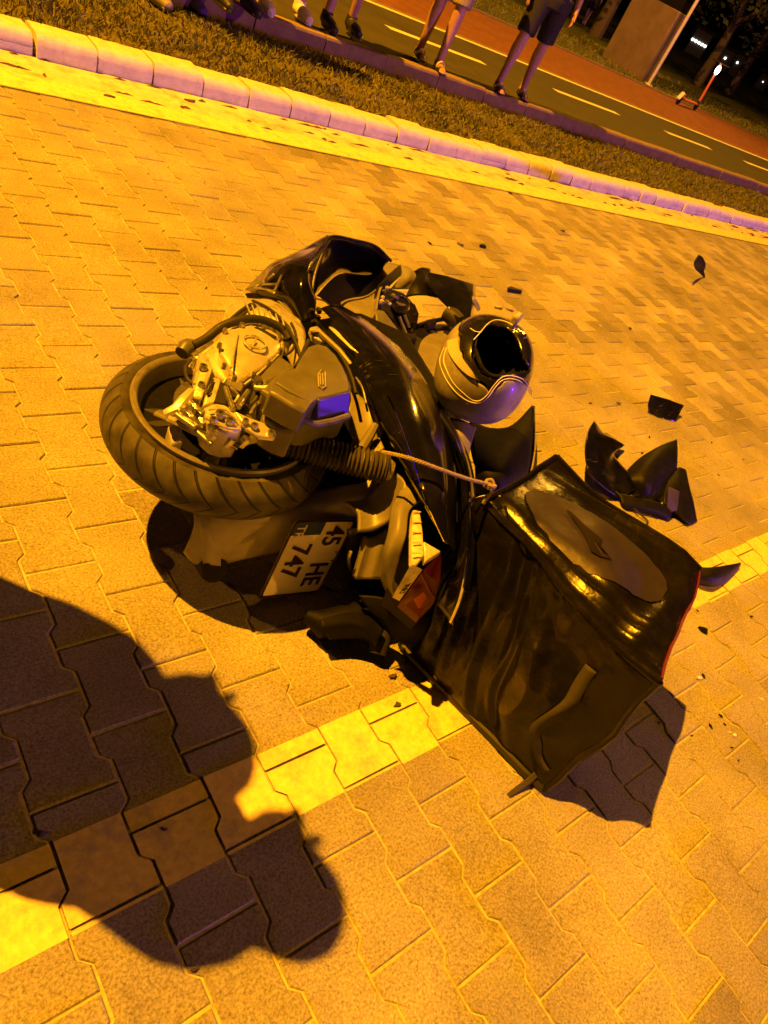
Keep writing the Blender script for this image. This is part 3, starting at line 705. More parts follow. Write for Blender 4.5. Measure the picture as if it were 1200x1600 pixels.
sheet('tail_bracket_web', [[(575, 840, .27), (585, 838, .27), (597, 830, .28), (606, 826, .29)], [(566, 870, .23), (576, 870, .23), (590, 868, .24), (600, 866, .24)], [(556, 905, .18), (566, 905, .18), (580, 905, .19), (596, 905, .19)]], M['fender'], sct, thick=.02)
sheet('tail_underside', [[(548, 835, .27), (575, 832, .27), (605, 820, .29)], [(545, 880, .17), (570, 880, .17), (600, 880, .18)], [(545, 920, .09), (575, 925, .09), (605, 930, .10)]], M['soot'], sct, thick=.02)
# plate: four measured corners
pc = [Vector((.890, .846, .262)), None, None, None]
pr_, pu_ = Vector((-.150, -.125, -.98)).normalized(), Vector((.985, -.075, -.14)).normalized()
pu_ = (pu_ - pr_ * pu_.dot(pr_)).normalized(); pn = pr_.cross(pu_).normalized()
if pn.y > 0: pn = -pn
PWD, PHT = .24, .178
def plp(u, v, n=0): return pc[0] + pn * .012 + pr_ * (u * PWD) + pu_ * (v * PHT) + pn * n      # u along the reading line, v up
np_ = MB()
def rrect(u0, u1, v0, v1, r, k=4):
    o = []
    for cu, cv_, a0 in ((u1 - r, v1 - r, 0), (u0 + r, v1 - r, 90), (u0 + r, v0 + r, 180), (u1 - r, v0 + r, 270)):
        for i in range(k + 1):
            a = R(a0 + 90 * i / k); o.append((cu + r * math.cos(a), cv_ + r * math.sin(a) * PWD / PHT * .9))
    return o
oo = rrect(0, 1, 0, 1, .05)
np_.prism([plp(u, v, .004) for u, v in oo], [plp(u, v, .001) for u, v in oo])
npl = np_.build('number_plate', M['white_plate'], sct, smooth=30)
rim_ = [plp(u, v, .0046) for u, v in rrect(.006, .994, .008, .992, .05)]
MB().tube(rim_ + [rim_[0]], .0028, 6, cap=False).build('plate_rim', M['plate_red'], npl)
MB().prism([plp(u, v, .0052) for u, v in ((.02, .02), (.18, .02), (.18, .50), (.02, .50))], [plp(u, v, .003) for u, v in ((.02, .02), (.18, .02), (.18, .50), (.02, .50))]).build('country_band', M['plate_blue'], npl)
def text(name, s, size, u, v, m, parent, n=.0052, sx=1.0):
    cu = bpy.data.curves.new(name, 'FONT'); cu.body = s; cu.size = size; cu.extrude = .0008; cu.offset = size * .012
    tmp = bpy.data.objects.new(name + '_tmp', cu); COL.objects.link(tmp)
    dg = bpy.context.evaluated_depsgraph_get(); me = bpy.data.meshes.new_from_object(tmp.evaluated_get(dg)); bpy.data.objects.remove(tmp)
    for vv in me.vertices:
        x, y, z = vv.co; p = plp(u, v, n + z) + pr_ * (x * sx) + pu_ * y; vv.co = p
    me.materials.clear(); me.materials.append(m)
    return link_mesh(name, me, None, parent)
text('plate_text', '45', .080, .07, .60, M['plate_ink'], npl, sx=.80)
text('plate_text', 'HE', .080, .56, .60, M['plate_ink'], npl, sx=.80)
text('plate_text', '747', .080, .29, .14, M['plate_ink'], npl, sx=.92)
text('country_text', 'TR', .035, .045, .07, M['white_plate'], npl, n=.0058)
for u, v in ((.44, .94), (.56, .94)):
    MB().ball(plp(u, v, .005), .005, 8).build('plate_screw', M['steel'], npl)
# bulb holder under the mudguard, mudflap edge and wires
MB().lathe([(.0, .0), (.030, .0), (.034, -.01), (.034, -.05), (.0, -.05)], at(336, 893, .10), axis=Vector((-.2, -.9, .35)), seg=24, closed=False).build('reflector', M['black_mat'], sct)
MB().tube(cr(P3([(502, 915, .06), (520, 925, .05), (538, 920, .07), (548, 905, .10), (552, 890, .14)]), 5), .006, 8).build('wire', M['rubber'], sct)
MB().tube(cr(P3([(548, 862, .24), (545, 878, .20), (553, 900, .12), (556, 925, .07)]), 5), .004, 8).build('wire', M['steel'], sct)
# exhaust and footrest under the tail, lying on the paving
MB().tube(P3([(478, 962, .05), (500, 975, .05), (560, 965, .055), (610, 950, .06), (650, 930, .065)]), [.015, .034, .042, .045, .04], 18).build('exhaust', M['soot'], sct)
MB().tube(P3([(596, 985, .06), (594, 1005, .045), (590, 1022, .03)]), [.03, .026, .022], 12).build('footrest', M['rubber'], sct)
sheet('heat_shield', [[(500, 968, .10), (540, 958, .11), (575, 962, .11), (600, 985, .10)], [(505, 985, .09), (540, 978, .10), (570, 985, .10), (590, 1005, .08)], [(515, 1000, .05), (545, 998, .05), (570, 1000, .05), (585, 1012, .05)]], M['soot'], sct, thick=.006)
sheet('lower_cowl', [[(560, 930, .14), (600, 935, .16), (640, 962, .16), (672, 962, .16)], [(580, 958, .12), (610, 965, .13), (640, 985, .12), (668, 985, .12)], [(600, 985, .07), (615, 1000, .07), (632, 1005, .06), (650, 1010, .05)]], M['soot'], sct, thick=.008)
# ---- tail lamp unit
sheet('tail_housing', [[(628, 764, 0.410), (646, 756, 0.425), (660, 778, 0.430)], [(612, 790, 0.400), (626, 790, 0.420), (640, 798, 0.420)], [(606, 830, 0.375), (618, 830, 0.400), (634, 838, 0.400)], [(597, 866, 0.324), (606, 868, 0.352), (622, 880, 0.340)], [(595, 905, 0.235), (603, 908, 0.272), (612, 922, 0.258)], [(606, 930, 0.180), (612, 934, 0.206), (622, 938, 0.212)]], M['fender'], sct, thick=.02)
plate('lamp_recess', [(640, 796, 0.405), (658, 786, 0.410), (662, 845, 0.400), (690, 862, 0.368), (686, 910, 0.290), (676, 945, 0.225), (655, 966, 0.179), (624, 940, 0.205), (606, 926, 0.234), (622, 882, 0.328), (634, 838, 0.390)], .05, M['black_mat'], sct, bevel=.004)
tl = plate('red_lens', [(664, 888, 0.347), (690, 864, 0.373), (688, 905, 0.310), (678, 942, 0.243), (655, 965, 0.190), (626, 940, 0.222)], .02, M['lens_red'], sct, bevel=.004, crown=.006)
MB().tube(P3([(658, 895, 0.341), (670, 920, 0.295), (680, 935, 0.260)]), .003, 6).build('lens_rib', M['lens_red'], tl)
plate('reflector_pad', [(648, 935, 0.267), (662, 925, 0.285), (668, 935, 0.267), (655, 950, 0.238)], .004, mat('orange_red_reflector', (.30, .045, .01), .35, coat=.1), tl, bevel=0)
il = plate('indicator_lens', [(645, 796, .418), (656, 794, .42), (661, 835, .415), (662, 870, .405), (652, 882, .400), (643, 880, .398), (643, 840, .412)], .018, M['lens_clear'], sct, bevel=.004, crown=.004)
plate('clear_wedge', [(662, 845, .415), (690, 861, .400), (665, 877, .398)], .018, M['lens_clear'], il, bevel=.003)
for k in range(5):
    MB().tube(P3([(645, 800 + 16 * k, .423 - .002 * k), (658, 800 + 16 * k, .424 - .002 * k)]), .0018, 6).build('lens_flute', M['lens_clear'], il)
bs = plate('badge_strip', [(641, 884, 0.368), (653, 886, 0.366), (660, 890, 0.358), (626, 936, 0.239), (615, 930, 0.245)], .008, M['alu'], sct, bevel=.002)
def px_text(name, s, size, p0, dx, up, m, parent):
    cu = bpy.data.curves.new(name, 'FONT'); cu.body = s; cu.size = size; cu.extrude = .0008
    tmp = bpy.data.objects.new(name + '_tmp', cu); COL.objects.link(tmp)
    dg = bpy.context.evaluated_depsgraph_get(); me = bpy.data.meshes.new_from_object(tmp.evaluated_get(dg)); bpy.data.objects.remove(tmp)
    nn = dx.cross(up)
    for vv in me.vertices: vv.co = p0 + dx * vv.co.x + up * vv.co.y + nn * vv.co.z
    me.materials.clear(); me.materials.append(m); return link_mesh(name, me, None, parent)
d0, d1 = at(623, 926, .262), at(648, 890, .366); dxx = (d1 - d0).normalized(); upp = (at(640, 925, .262) - d0); upp = -(upp - dxx * upp.dot(dxx)).normalized()
px_text('badge_text', 'DINK', .020, d0 + Vector((0, 0, .006)) + (at(632, 930, .262) - d0) * .8, dxx, upp, M['plate_ink'], bs)
# ---- long black side panels
sheet('side_panel', [[(500, 482, .46), (520, 500, .47), (545, 532, .48), (570, 600, .48), (598, 668, .47), (622, 715, .46), (648, 765, .45), (676, 820, .43), (694, 850, .41)],
                     [(510, 478, .475), (540, 503, .485), (570, 540, .50), (597, 598, .51), (622, 655, .51), (645, 715, .50), (662, 770, .49), (680, 815, .46), (697, 850, .43)],
                     [(520, 476, .47), (560, 505, .48), (605, 545, .49), (638, 590, .505), (660, 640, .51), (680, 695, .50), (692, 750, .49), (698, 800, .46), (704, 850, .43)],
                     [(528, 474, .44), (572, 500, .45), (622, 540, .45), (662, 590, .45), (688, 645, .45), (706, 700, .44), (714, 755, .43), (715, 805, .41), (712, 860, .39)]], M['black_gloss'], sct, thick=.006, nu=5, nv=5)
MB().tube(cr(P3([(606, 618, .512), (625, 660, .513), (645, 717, .503), (662, 772, .493), (680, 816, .463), (694, 846, .437)]), 5), .0022, 6).build('crease_highlight', M['chrome'], sct)  # bright tube drawn along the panel crease as its highlight
sheet('seat_cowl', [[(672, 640, .42), (700, 690, .43), (716, 740, .43), (720, 800, .42), (716, 860, .37), (700, 905, .31), (684, 945, .25)],
                    [(682, 640, .45), (712, 690, .46), (729, 740, .46), (734, 800, .45), (731, 870, .39), (722, 930, .31), (704, 972, .23)],
                    [(692, 640, .43), (722, 690, .44), (738, 740, .44), (742, 800, .42), (740, 870, .36), (732, 935, .28), (708, 982, .20)],
                    [(698, 648, .37), (728, 700, .37), (742, 750, .36), (746, 810, .35), (744, 880, .29), (734, 945, .22), (706, 990, .15)]], M['black_gloss'], sct, thick=.008)
MB().tube(cr(P3([(712, 692, .470), (727, 735, .472), (734, 800, .460), (731, 870, .402), (720, 932, .322), (704, 972, .242)]), 5), [.004] * 26, 8).build('grab_rail', M['chrome'], sct)
sheet('light_strip', [[(514, 510, .478), (521, 512, .480), (530, 520, .485)], [(530, 527, .486), (538, 530, .490), (546, 538, .49)], [(548, 545, .487), (556, 549, .49), (563, 553, .49)]], M['lens_clear'], sct, thick=.004)
# ---- dark mass of frame, tank and underseat box beneath the panels
plate('frame', [(470, 500, .30), (560, 485, .30), (640, 520, .32), (690, 600, .34), (720, 690, .34), (738, 780, .30), (728, 900, .20), (690, 960, .10), (640, 940, .12), (612, 900, .16), (612, 800, .27), (600, 720, .32), (560, 640, .33), (500, 560, .33)], .27, M['soot'], sct, bevel=.02)
plate('frame_spine', [(420, 500, .36), (480, 480, .36), (560, 560, .36), (600, 660, .34), (600, 740, .30), (545, 720, .30), (470, 690, .34), (440, 660, .36), (405, 600, .38), (400, 540, .38)], .22, M['soot'], sct, bevel=.02)
# ---- seat (on edge, right of the cowl)
sheet('seat', [[(735, 655, .22), (765, 668, .24), (800, 664, .24), (832, 632, .20)], [(738, 690, .27), (768, 700, .29), (800, 700, .29), (833, 675, .24)], [(742, 730, .27), (768, 740, .29), (795, 742, .29), (828, 725, .23)], [(742, 775, .2), (765, 780, .22), (790, 776, .22), (820, 752, .18)]], M['soot'], sct, thick=.03)
sheet('seat_base', [[(836, 634, .19), (836, 660, .19), (835, 700, .18), (826, 745, .17), (814, 765, .15)], [(836, 650, .08), (838, 680, .08), (836, 715, .07), (828, 755, .06), (815, 775, .05)]], M['black_gloss'], sct, thick=.012)
sheet('grey_trim', [[(700, 652, .36), (720, 655, .37), (745, 668, .36)], [(708, 680, .35), (722, 682, .36), (738, 688, .35)], [(718, 710, .33), (726, 712, .33), (732, 716, .33)]], M['fender'], sct, thick=.01)
# ---- leg shield: the black arch at the front end
ls = sheet('leg_shield', [[(383, 452, .30), (404, 430, .36), (425, 410, .40), (450, 399, .43), (480, 384, .45), (513, 366, .46)],
                     [(392, 458, .34), (415, 442, .40), (440, 425, .44), (462, 414, .47), (486, 396, .485), (514, 374, .475)],
                     [(412, 464, .37), (435, 458, .42), (458, 448, .46), (472, 432, .49), (486, 410, .50), (512, 384, .48)],
                     [(436, 472, .38), (455, 478, .42), (474, 472, .45), (482, 452, .47), (486, 425, .48), (505, 392, .46)],
                     [(455, 490, .38), (470, 503, .41), (490, 494, .43), (494, 468, .44), (488, 440, .45), (500, 402, .44)]], M['black_gloss'], sct, thick=.006, dent=.004)
sheet('arch', [[(503, 388, .46), (515, 369, .465), (553, 374, .45), (587, 384, .42), (610, 407, .37)], [(506, 396, .44), (518, 378, .44), (553, 384, .42), (585, 395, .39), (604, 412, .35)], [(496, 425, .34), (524, 405, .33), (556, 408, .31), (582, 413, .29), (600, 418, .29)], [(490, 462, .24), (528, 428, .22), (556, 430, .21), (580, 430, .21), (598, 422, .24)]], M['black_gloss'], ls, thick=.006)
MB().tube(cr(P3([(486, 425, .487), (500, 396, .478), (516, 370, .472), (553, 375, .456), (587, 385, .426), (611, 408, .376)]), 5), .005, 8).build('edge_roll', M['black_mat'], ls)
sheet('floor_tunnel', [[(493, 464, .25), (530, 428, .23), (578, 429, .22), (604, 411, .25), (624, 414, .27)], [(510, 470, .26), (540, 450, .26), (575, 450, .26), (592, 438, .28), (606, 430, .30)], [(526, 488, .26), (545, 480, .27), (568, 478, .28), (585, 470, .29), (592, 452, .31)], [(535, 500, .24), (550, 502, .25), (565, 505, .27), (578, 500, .29), (588, 480, .31)]], M['fender'], sct, thick=.008)
sheet('tunnel_rim', [[(590, 500, .26), (588, 460, .30), (600, 436, .32), (626, 413, .30)], [(600, 495, .25), (597, 466, .28), (610, 446, .30), (634, 424, .29)]], M['black_mat'], sct, thick=.008)
sheet('tunnel_flap', [[(626, 414, .30), (640, 418, .29), (652, 430, .27)], [(628, 428, .30), (640, 436, .29), (650, 442, .26)], [(612, 450, .28), (628, 452, .27), (640, 452, .24)]], M['fender'], sct, thick=.006)
# broken mesh of struts at the left end of the shield
for q in [[(386, 452, .35), (408, 445, .39), (432, 444, .43), (441, 440, .44)], [(400, 446, .38), (414, 438, .41), (428, 428, .44)], [(412, 440, .42), (426, 420, .43), (438, 412, .44)], [(424, 455, .42), (430, 452, .44), (440, 430, .45)], [(398, 450, .37), (415, 452, .41), (430, 458, .42)]]:
    MB().tube(cr(P3(q), 4), [.0035] * ((len(q) - 1) * 4 + 1), 6).build('broken_strut', M['steel'], ls)
sheet('under_lip', [[(383, 459, .33), (400, 458, .36), (425, 466, .39), (446, 482, .40), (476, 512, .41)], [(386, 466, .32), (404, 470, .35), (428, 476, .38), (444, 494, .39), (470, 524, .40)]], M['black_mat'], ls, thick=.01)
# broken coupling with a mauve plastic bit
for k in range(7):
    c = at(490 + rnd.uniform(-8, 10), 497 + rnd.uniform(-12, 12), .45 + rnd.uniform(-.01, .02)); MB().box(c, (.018, .012, .012), Matrix.Rotation(rnd.uniform(0, 3), 3, Vector((rnd.random(), rnd.random(), rnd.random())))).build('broken_joint', M['black_mat'], sct, bevel=.002)
MB().tube(P3([(486, 520, .47), (500, 520, .475), (530, 548, .48), (548, 570, .475)]), [.006, .008, .008, .006], 8).build('frame_tube', M['grey_plastic'], sct)
plate('bracket_light', [(484, 511, .465), (496, 508, .465), (512, 524, .465), (505, 534, .465), (490, 526, .465)], .02, M['alu'], sct)
# ---- steering head: gauges, fork clamp, handlebar and front cowl
gz = .30
gc = at(627, 476, gz); ga = Vector((-.25, -.55, .8)).normalized()
gg = MB(); gg.lathe([(.0, .0), (.026, .0), (.030, .004), (.032, .002), (.032, -.03), (.0, -.03)], gc, axis=ga, seg=28, closed=False); gau = gg.build('gauge', M['black_mat'], sct)
MB().lathe([(.029, .0), (.033, .006), (.0345, .0), (.0335, -.008), (.029, -.008)], gc + ga * .002, axis=ga, seg=32).build('gauge_ring', M['chrome'], gau)
for k in range(5): MB().tube([gc + ga * .003 + Vector((-.018 + .008 * k, -.008, .0)), gc + ga * .004 + Vector((-.016 + .008 * k, .014, .0))], .0018, 6).build('gauge_bar', M['steel'], gau)
for q0, q1 in (((624, 495, .28), (634, 520, .24)), ((632, 492, .28), (640, 512, .25))):
    MB().tube(P3([q0, q1]), .006, 10).build('fork_rod', M['steel'], sct)
plate('clamp_plate', [(585, 482, .31), (600, 485, .315), (624, 516, .29), (610, 526, .27), (590, 512, .28)], .03, M['grey_plastic'], sct)
plate('clamp_plate', [(584, 508, .27), (606, 512, .27), (605, 524, .26), (586, 520, .26)], .02, M['alu'], sct)
for q in [(600, 455, .31), (605, 450, .31), (598, 465, .31), (609, 475, .30), (620, 466, .31), (614, 462, .31), (604, 472, .31), (596, 472, .3)]:
    MB().ball(at(*q), rnd.uniform(.007, .012), 8).build('fitting', M['steel'] if rnd.random() < .6 else M['alu'], sct)
plate('steering_block', [(588, 462, .29), (604, 446, .30), (632, 456, .29), (652, 478, .26), (655, 495, .24), (645, 515, .22), (620, 525, .22), (590, 505, .24)], .22, M['black_mat'], sct, bevel=.012)
plate('side_cap', [(648, 473, .27), (655, 490, .26), (652, 508, .24), (644, 517, .23), (640, 490, .25)], .05, M['black_gloss'], sct)
plate('front_cowl', [(668, 424, .36), (700, 431, .36), (739, 443, .35), (738, 470, .33), (734, 498, .31), (729, 516, .30), (716, 500, .30), (700, 478, .31), (680, 458, .33), (664, 440, .35)], .008, M['black_gloss'], sct, bevel=.003)
fc = sheet('front_cowl_return', [[(739, 443, .35), (738, 470, .33), (734, 498, .31), (729, 516, .30)], [(743, 446, .30), (742, 474, .28), (738, 500, .26), (733, 518, .25)]], M['black_gloss'], sct, thick=.006)
sheet('cowl_arm', [[(647, 424, .30), (658, 418, .33), (672, 420, .355)], [(650, 432, .29), (660, 430, .32), (667, 436, .35)], [(640, 450, .27), (655, 448, .29), (676, 456, .325)], [(633, 464, .25), (652, 460, .27), (685, 466, .31)]], M['black_mat'], sct, thick=.008)
MB().tube(P3([(738, 466, .33), (744, 475, .30), (748, 484, .28)]), [.008, .01, .007], 8).build('mirror_stub', M['steel'], sct)
hb = MB().tube(P3([(645, 512, .22), (670, 503, .23), (690, 499, .235), (715, 495, .24)]), .009, 10).build('handlebar', M['black_mat'], sct)
plate('switch_box', [(668, 499, .25), (680, 496, .25), (683, 504, .25), (671, 507, .25)], .03, M['black_mat'], hb)
MB().tube(P3([(697, 488, .28), (708, 496, .28), (718, 504, .28)]), [.03, .036, .03], 14).build('grip', M['rubber'], sct)
sheet('tank_cover', [[(648, 516, .16), (672, 508, .17), (700, 506, .17), (722, 512, .16)], [(645, 545, .22), (665, 535, .24), (690, 535, .24), (715, 540, .23)], [(650, 585, .26), (666, 580, .28), (682, 580, .28), (698, 578, .27)], [(660, 625, .28), (672, 625, .3), (684, 625, .3), (694, 625, .28)]], M['fender'], sct, thick=.01)
plate('head_beam', [(600, 525, .28), (650, 520, .27), (652, 530, .26), (605, 538, .27)], .03, M['black_mat'], sct)
plate('under_cowl', [(590, 510, .24), (650, 505, .22), (720, 505, .18), (705, 640, .24), (660, 600, .26)], .2, M['black_mat'], sct, bevel=.02)

# ================================================================== HELMET
HC = at(757, 574, .49); HR = Vector((.128, .148, .165))
# local axes: long axis roughly across the line of sight
hz_ = (at(790, 480, .40) - at(725, 665, .36)).normalized()
view = (Vector((0, 0, CH)) - HC).normalized()
hx_ = hz_.cross(view).normalized(); hy_ = hz_.cross(hx_).normalized()
helm = empty('helmet', (HC.x, HC.y, HC.z - .12), 'grey and black motorcycle helmet with white pinstripes resting on the scooter seat', 'helmet')
RX, RY, RZ = .136, .138, .186
def hpt(a, b, s=1.0):
    x, y, z = math.cos(b) * math.cos(a), math.cos(b) * math.sin(a), math.sin(b)
    k = (abs(x) ** 2.4 + abs(y) ** 2.4 + abs(z) ** 2.4) ** (-1 / 2.4)
    x, y, z = x * k, y * k, z * k
    taper = 1 - .10 * max(0, z)
    return HC + (hx_ * (x * RX * taper) + hy_ * (y * RY * taper) + hz_ * (z * RZ)) * s
def inpoly(p, poly):
    x, y = p; c = False; j = len(poly) - 1
    for i in range(len(poly)):
        xi, yi = poly[i]; xj, yj = poly[j]
        if (yi > y) != (yj > y) and x < (xj - xi) * (y - yi) / (yj - yi + 1e-9) + xi: c = not c
        j = i
    return c
black_zone = [(716, 512), (730, 470), (790, 440), (860, 470), (860, 640), (836, 618), (822, 600), (805, 592), (790, 592), (778, 606), (768, 612), (752, 600), (738, 590), (722, 558)]
open_zone = [(738, 552), (746, 520), (765, 506), (790, 510), (806, 524), (820, 560), (828, 578), (806, 578), (790, 582), (776, 590), (760, 588), (748, 575)]
NA, NB = 96, 56
hv = [hpt(2 * math.pi * i / NA, -math.pi / 2 + math.pi * j / NB) for i in range(NA) for j in range(NB + 1)]
gf, bf2, vf = [], [], []
for i in range(NA):
    for j in range(NB):
        q = (i * (NB + 1) + j, ((i + 1) % NA) * (NB + 1) + j, ((i + 1) % NA) * (NB + 1) + j + 1, i * (NB + 1) + j + 1)
        c = sum((hv[k] for k in q), Vector()) / 4; p = pix(c)[:2]
        front = (c - HC).dot(view) > .0
        if front and inpoly(p, open_zone): vf.append(q); continue
        lon = (c - HC).dot(hz_)
        if (front and inpoly(p, black_zone)) or (not front and lon > .05): bf2.append(q)
        else: gf.append(q)
def sub_mesh(name, faces, m, parent, thick):
    idx = sorted({k for q in faces for k in q}); mp = {k: i for i, k in enumerate(idx)}
    o = obj(name, [hv[k] for k in idx], [tuple(mp[k] for k in q) for q in faces], m, parent, smooth=60)
    bm = bmesh.new(); bm.from_mesh(o.data); bmesh.ops.remove_doubles(bm, verts=bm.verts, dist=1e-5)
    be = [v for v in bm.verts if v.is_boundary]
    for _ in range(3): bmesh.ops.smooth_vert(bm, verts=be, factor=.5, use_axis_x=True, use_axis_y=True, use_axis_z=True)
    bm.normal_update()
    for f in bm.faces:
        if f.normal.dot(f.calc_center_median() - HC) < 0: f.normal_flip()
    bm.to_mesh(o.data); bm.free()
    md = o.modifiers.new('solid', 'SOLIDIFY'); md.thickness = thick; md.offset = -1
    return o
shell = sub_mesh('shell', gf, M['helmet_grey'], helm, .012)
sub_mesh('chin_bar', bf2, M['helmet_black'], helm, .010)
lv = MB()
for i in range(1):
    v_ = [hpt(2 * math.pi * a / 32, -math.pi / 2 + math.pi * b / 16, .86) for a in range(32) for b in range(17)]
    f_ = [(a * 17 + b, ((a + 1) % 32) * 17 + b, ((a + 1) % 32) * 17 + b + 1, a * 17 + b + 1) for a in range(32) for b in range(16)]
    c_ = [sum((v_[k] for k in q), Vector()) / 4 for q in f_]
    f2 = [q for q, c in zip(f_, c_) if not ((c - HC).dot(view) > .02 and inpoly(pix(c)[:2], open_zone))]
    obj('liner', v_, f2, M['liner'], helm, smooth=180)
hv = [HC + (p - HC) * .965 for p in hv]
def on_helm(px, py, s=1.0):
    """meet the helmet surface along a line of sight"""
    d = (CR * ((px - 600) / FPX) - CU * ((py - 800) / FPX) + CW).normalized(); o = Vector((0, 0, CH))
    t0 = (HC - o).dot(d); best = None
    for k in range(160):
        p = o + d * (t0 - .25 + k * .0016); q = p - HC
        z = q.dot(hz_) / RZ; tp_ = 1 - .10 * max(0, z)
        x = q.dot(hx_) / (RX * tp_); y = q.dot(hy_) / (RY * tp_)
        val = (abs(x) ** 2.4 + abs(y) ** 2.4 + abs(z) ** 2.4) ** (1 / 2.4)
        if val <= s: return p
        if best is None or val < best[0]: best = (val, p)
    return best[1]
for dx, dy in ((0, 0), (6, -3)):
    line = [(694 + dx * .6, 543), (687 + dx, 562), (692 + dx, 582 + dy), (703 + dx, 602 + dy), (718 + dx, 618 + dy * 1.3), (735 + dx * .5, 628 + dy), (750, 629 + dy), (763 - dx * .3, 620 + dy), (774 - dx * .4, 605 + dy), (785, 594 + dy * 1.6), (800, 592 + dy * 1.6), (815 + dx * .3, 597 + dy * 1.4), (824 + dx * .5, 608 + dy), (832, 618 + dy)]
    MB().tube(cr([on_helm(*q, s=1.005) for q in line], 4), .0013, 6).build('pinstripe', M['pin'], shell)
MB().tube(cr([on_helm(*q, s=1.006) for q in [(740, 531), (750, 520), (760, 508), (770, 501), (780, 500), (792, 503), (801, 508)]], 4), .0014, 6).build('pinstripe', M['pin'], shell)
MB().tube(cr([on_helm(*q, s=1.006) for q in [(735, 513), (743, 518), (752, 519)]], 4), .0012, 6).build('pinstripe', M['pin'], shell)
# pale rim band
ra = [(700, 532), (706, 527), (716, 526)]
rim_in = [(715, 527), (716, 540), (721, 556), (730, 570), (739, 582), (744, 592)]; rim_out = [(699, 532), (700, 548), (709, 564), (721, 578), (734, 588), (747, 594)]
va = cr([on_helm(*q, s=1.035) for q in rim_out], 5); vb = cr([on_helm(*q, s=1.045) for q in rim_in], 5); vc = cr([on_helm(*q, s=.93) for q in rim_in], 5); vd = cr([on_helm(*q, s=.97) for q in rim_out], 5)
n = len(va); f_ = [(i, i + 1, n + i + 1, n + i) for i in range(n - 1)] + [(n + i, n + i + 1, 2 * n + i + 1, 2 * n + i) for i in range(n - 1)] + [(i, 3 * n + i, 3 * n + i + 1, i + 1) for i in range(n - 1)]
obj('rim_band', va + vb + vc + vd, f_, M['helmet_rim'], helm, smooth=40)
for q in [(779, 481), (797, 484)]:
    e = on_helm(*q, s=1.0); nn = (e - HC).normalized(); a_ = nn.orthogonal().normalized()
    MB().lathe([(.004, .002), (.010, .004), (.012, .001), (.010, -.004), (.004, -.004)], e, axis=nn, seg=18).build('vent', M['helmet_grey'], helm)
pv = MB(); c = on_helm(808, 492); pv.box(c + Vector((.0, -.004, -.01)), (.05, .022, .03), Matrix.Rotation(.5, 3, 'Z')); pv.build('visor_pivot', M['helmet_grey'], helm, bevel=.006)
pv = MB(); pv.box(on_helm(806, 520) + Vector((.02, .0, -.02)), (.03, .04, .05), Matrix.Rotation(.3, 3, 'Z')); pv.build('visor_stub', M['helmet_black'], helm, bevel=.008)
MB().tube(cr([on_helm(*q, s=.99) for q in [(742, 545), (752, 572), (766, 586), (780, 588)]], 4), .006, 8).build('visor_seal', M['black_mat'], helm)

# ================================================================== DELIVERY BAG
Bc = {'b1': Vector((1.262, .092, .012)), 'b4': Vector((1.150, .560, .012)), 'b2': Vector((1.690, .285, .012)), 'b3': Vector((1.58, .73, .012)),
      't1': Vector((1.292, .104, .445)), 't2': Vector((1.722, .282, .455)), 't3': Vector((1.595, .712, .455)), 't4': Vector((1.252, .655, .440))}
bag = empty('delivery_bag', (1.43, .42, 0), 'big black vinyl delivery bag with oval print under a painted lilac sheen standing behind the scooter tail', 'bag')
def face(name, a, b, c, d, bulge, m, nu=26, nv=26, crease=.012, seed=0, parent=None, sag=None, thick=.006):
    """bulged and creased vinyl side through four corners a b c d (a-b bottom, d-c top)"""
    a, b, c, d = (Bc[k] for k in (a, b, c, d)); n_ = (b - a).cross(d - a).normalized()
    ctr = sum(Bc.values(), Vector()) / 8
    if n_.dot((a + c) / 2 - ctr) < 0: n_ = -n_
    v, f = [], []
    for i in range(nu + 1):
        for j in range(nv + 1):
            s, t = i / nu, j / nv
            p = (a * (1 - s) + b * s) * (1 - t) + (d * (1 - s) + c * s) * t
            w_ = (16 * s * (1 - s) * t * (1 - t)) ** .6
            k = bulge * w_
            if sag: k += sag(s, t) * min(1, w_ * 3)
            q = Vector((p.x * 7 + seed, p.y * 7, p.z * 7))
            k += crease * w_ * (1.4 * noise.ridged_multi_fractal(q * .45, 1, 2, 2, 1, 2) - 1.0 + .5 * noise.noise(q * 1.4))
            v.append(p + n_ * k); 
    for i in range(nu):
        for j in range(nv):
            e0 = i * (nv + 1) + j; f.append((e0, e0 + nv + 1, e0 + nv + 2, e0 + 1))
    o = obj(name, v, f, m, parent or bag, smooth=180)
    if sum(pl.normal.dot(n_) for pl in o.data.polygons) < 0: o.data.flip_normals()
    md = o.modifiers.new('solid', 'SOLIDIFY'); md.thickness = thick; md.offset = -1
    return o, v, n_
def top_sag(s, t): return -.016 * math.exp(-((t - .93) / .08) ** 2) - .018 * math.exp(-((s - .78) / .22) ** 2 - ((t - .45) / .3) ** 2)
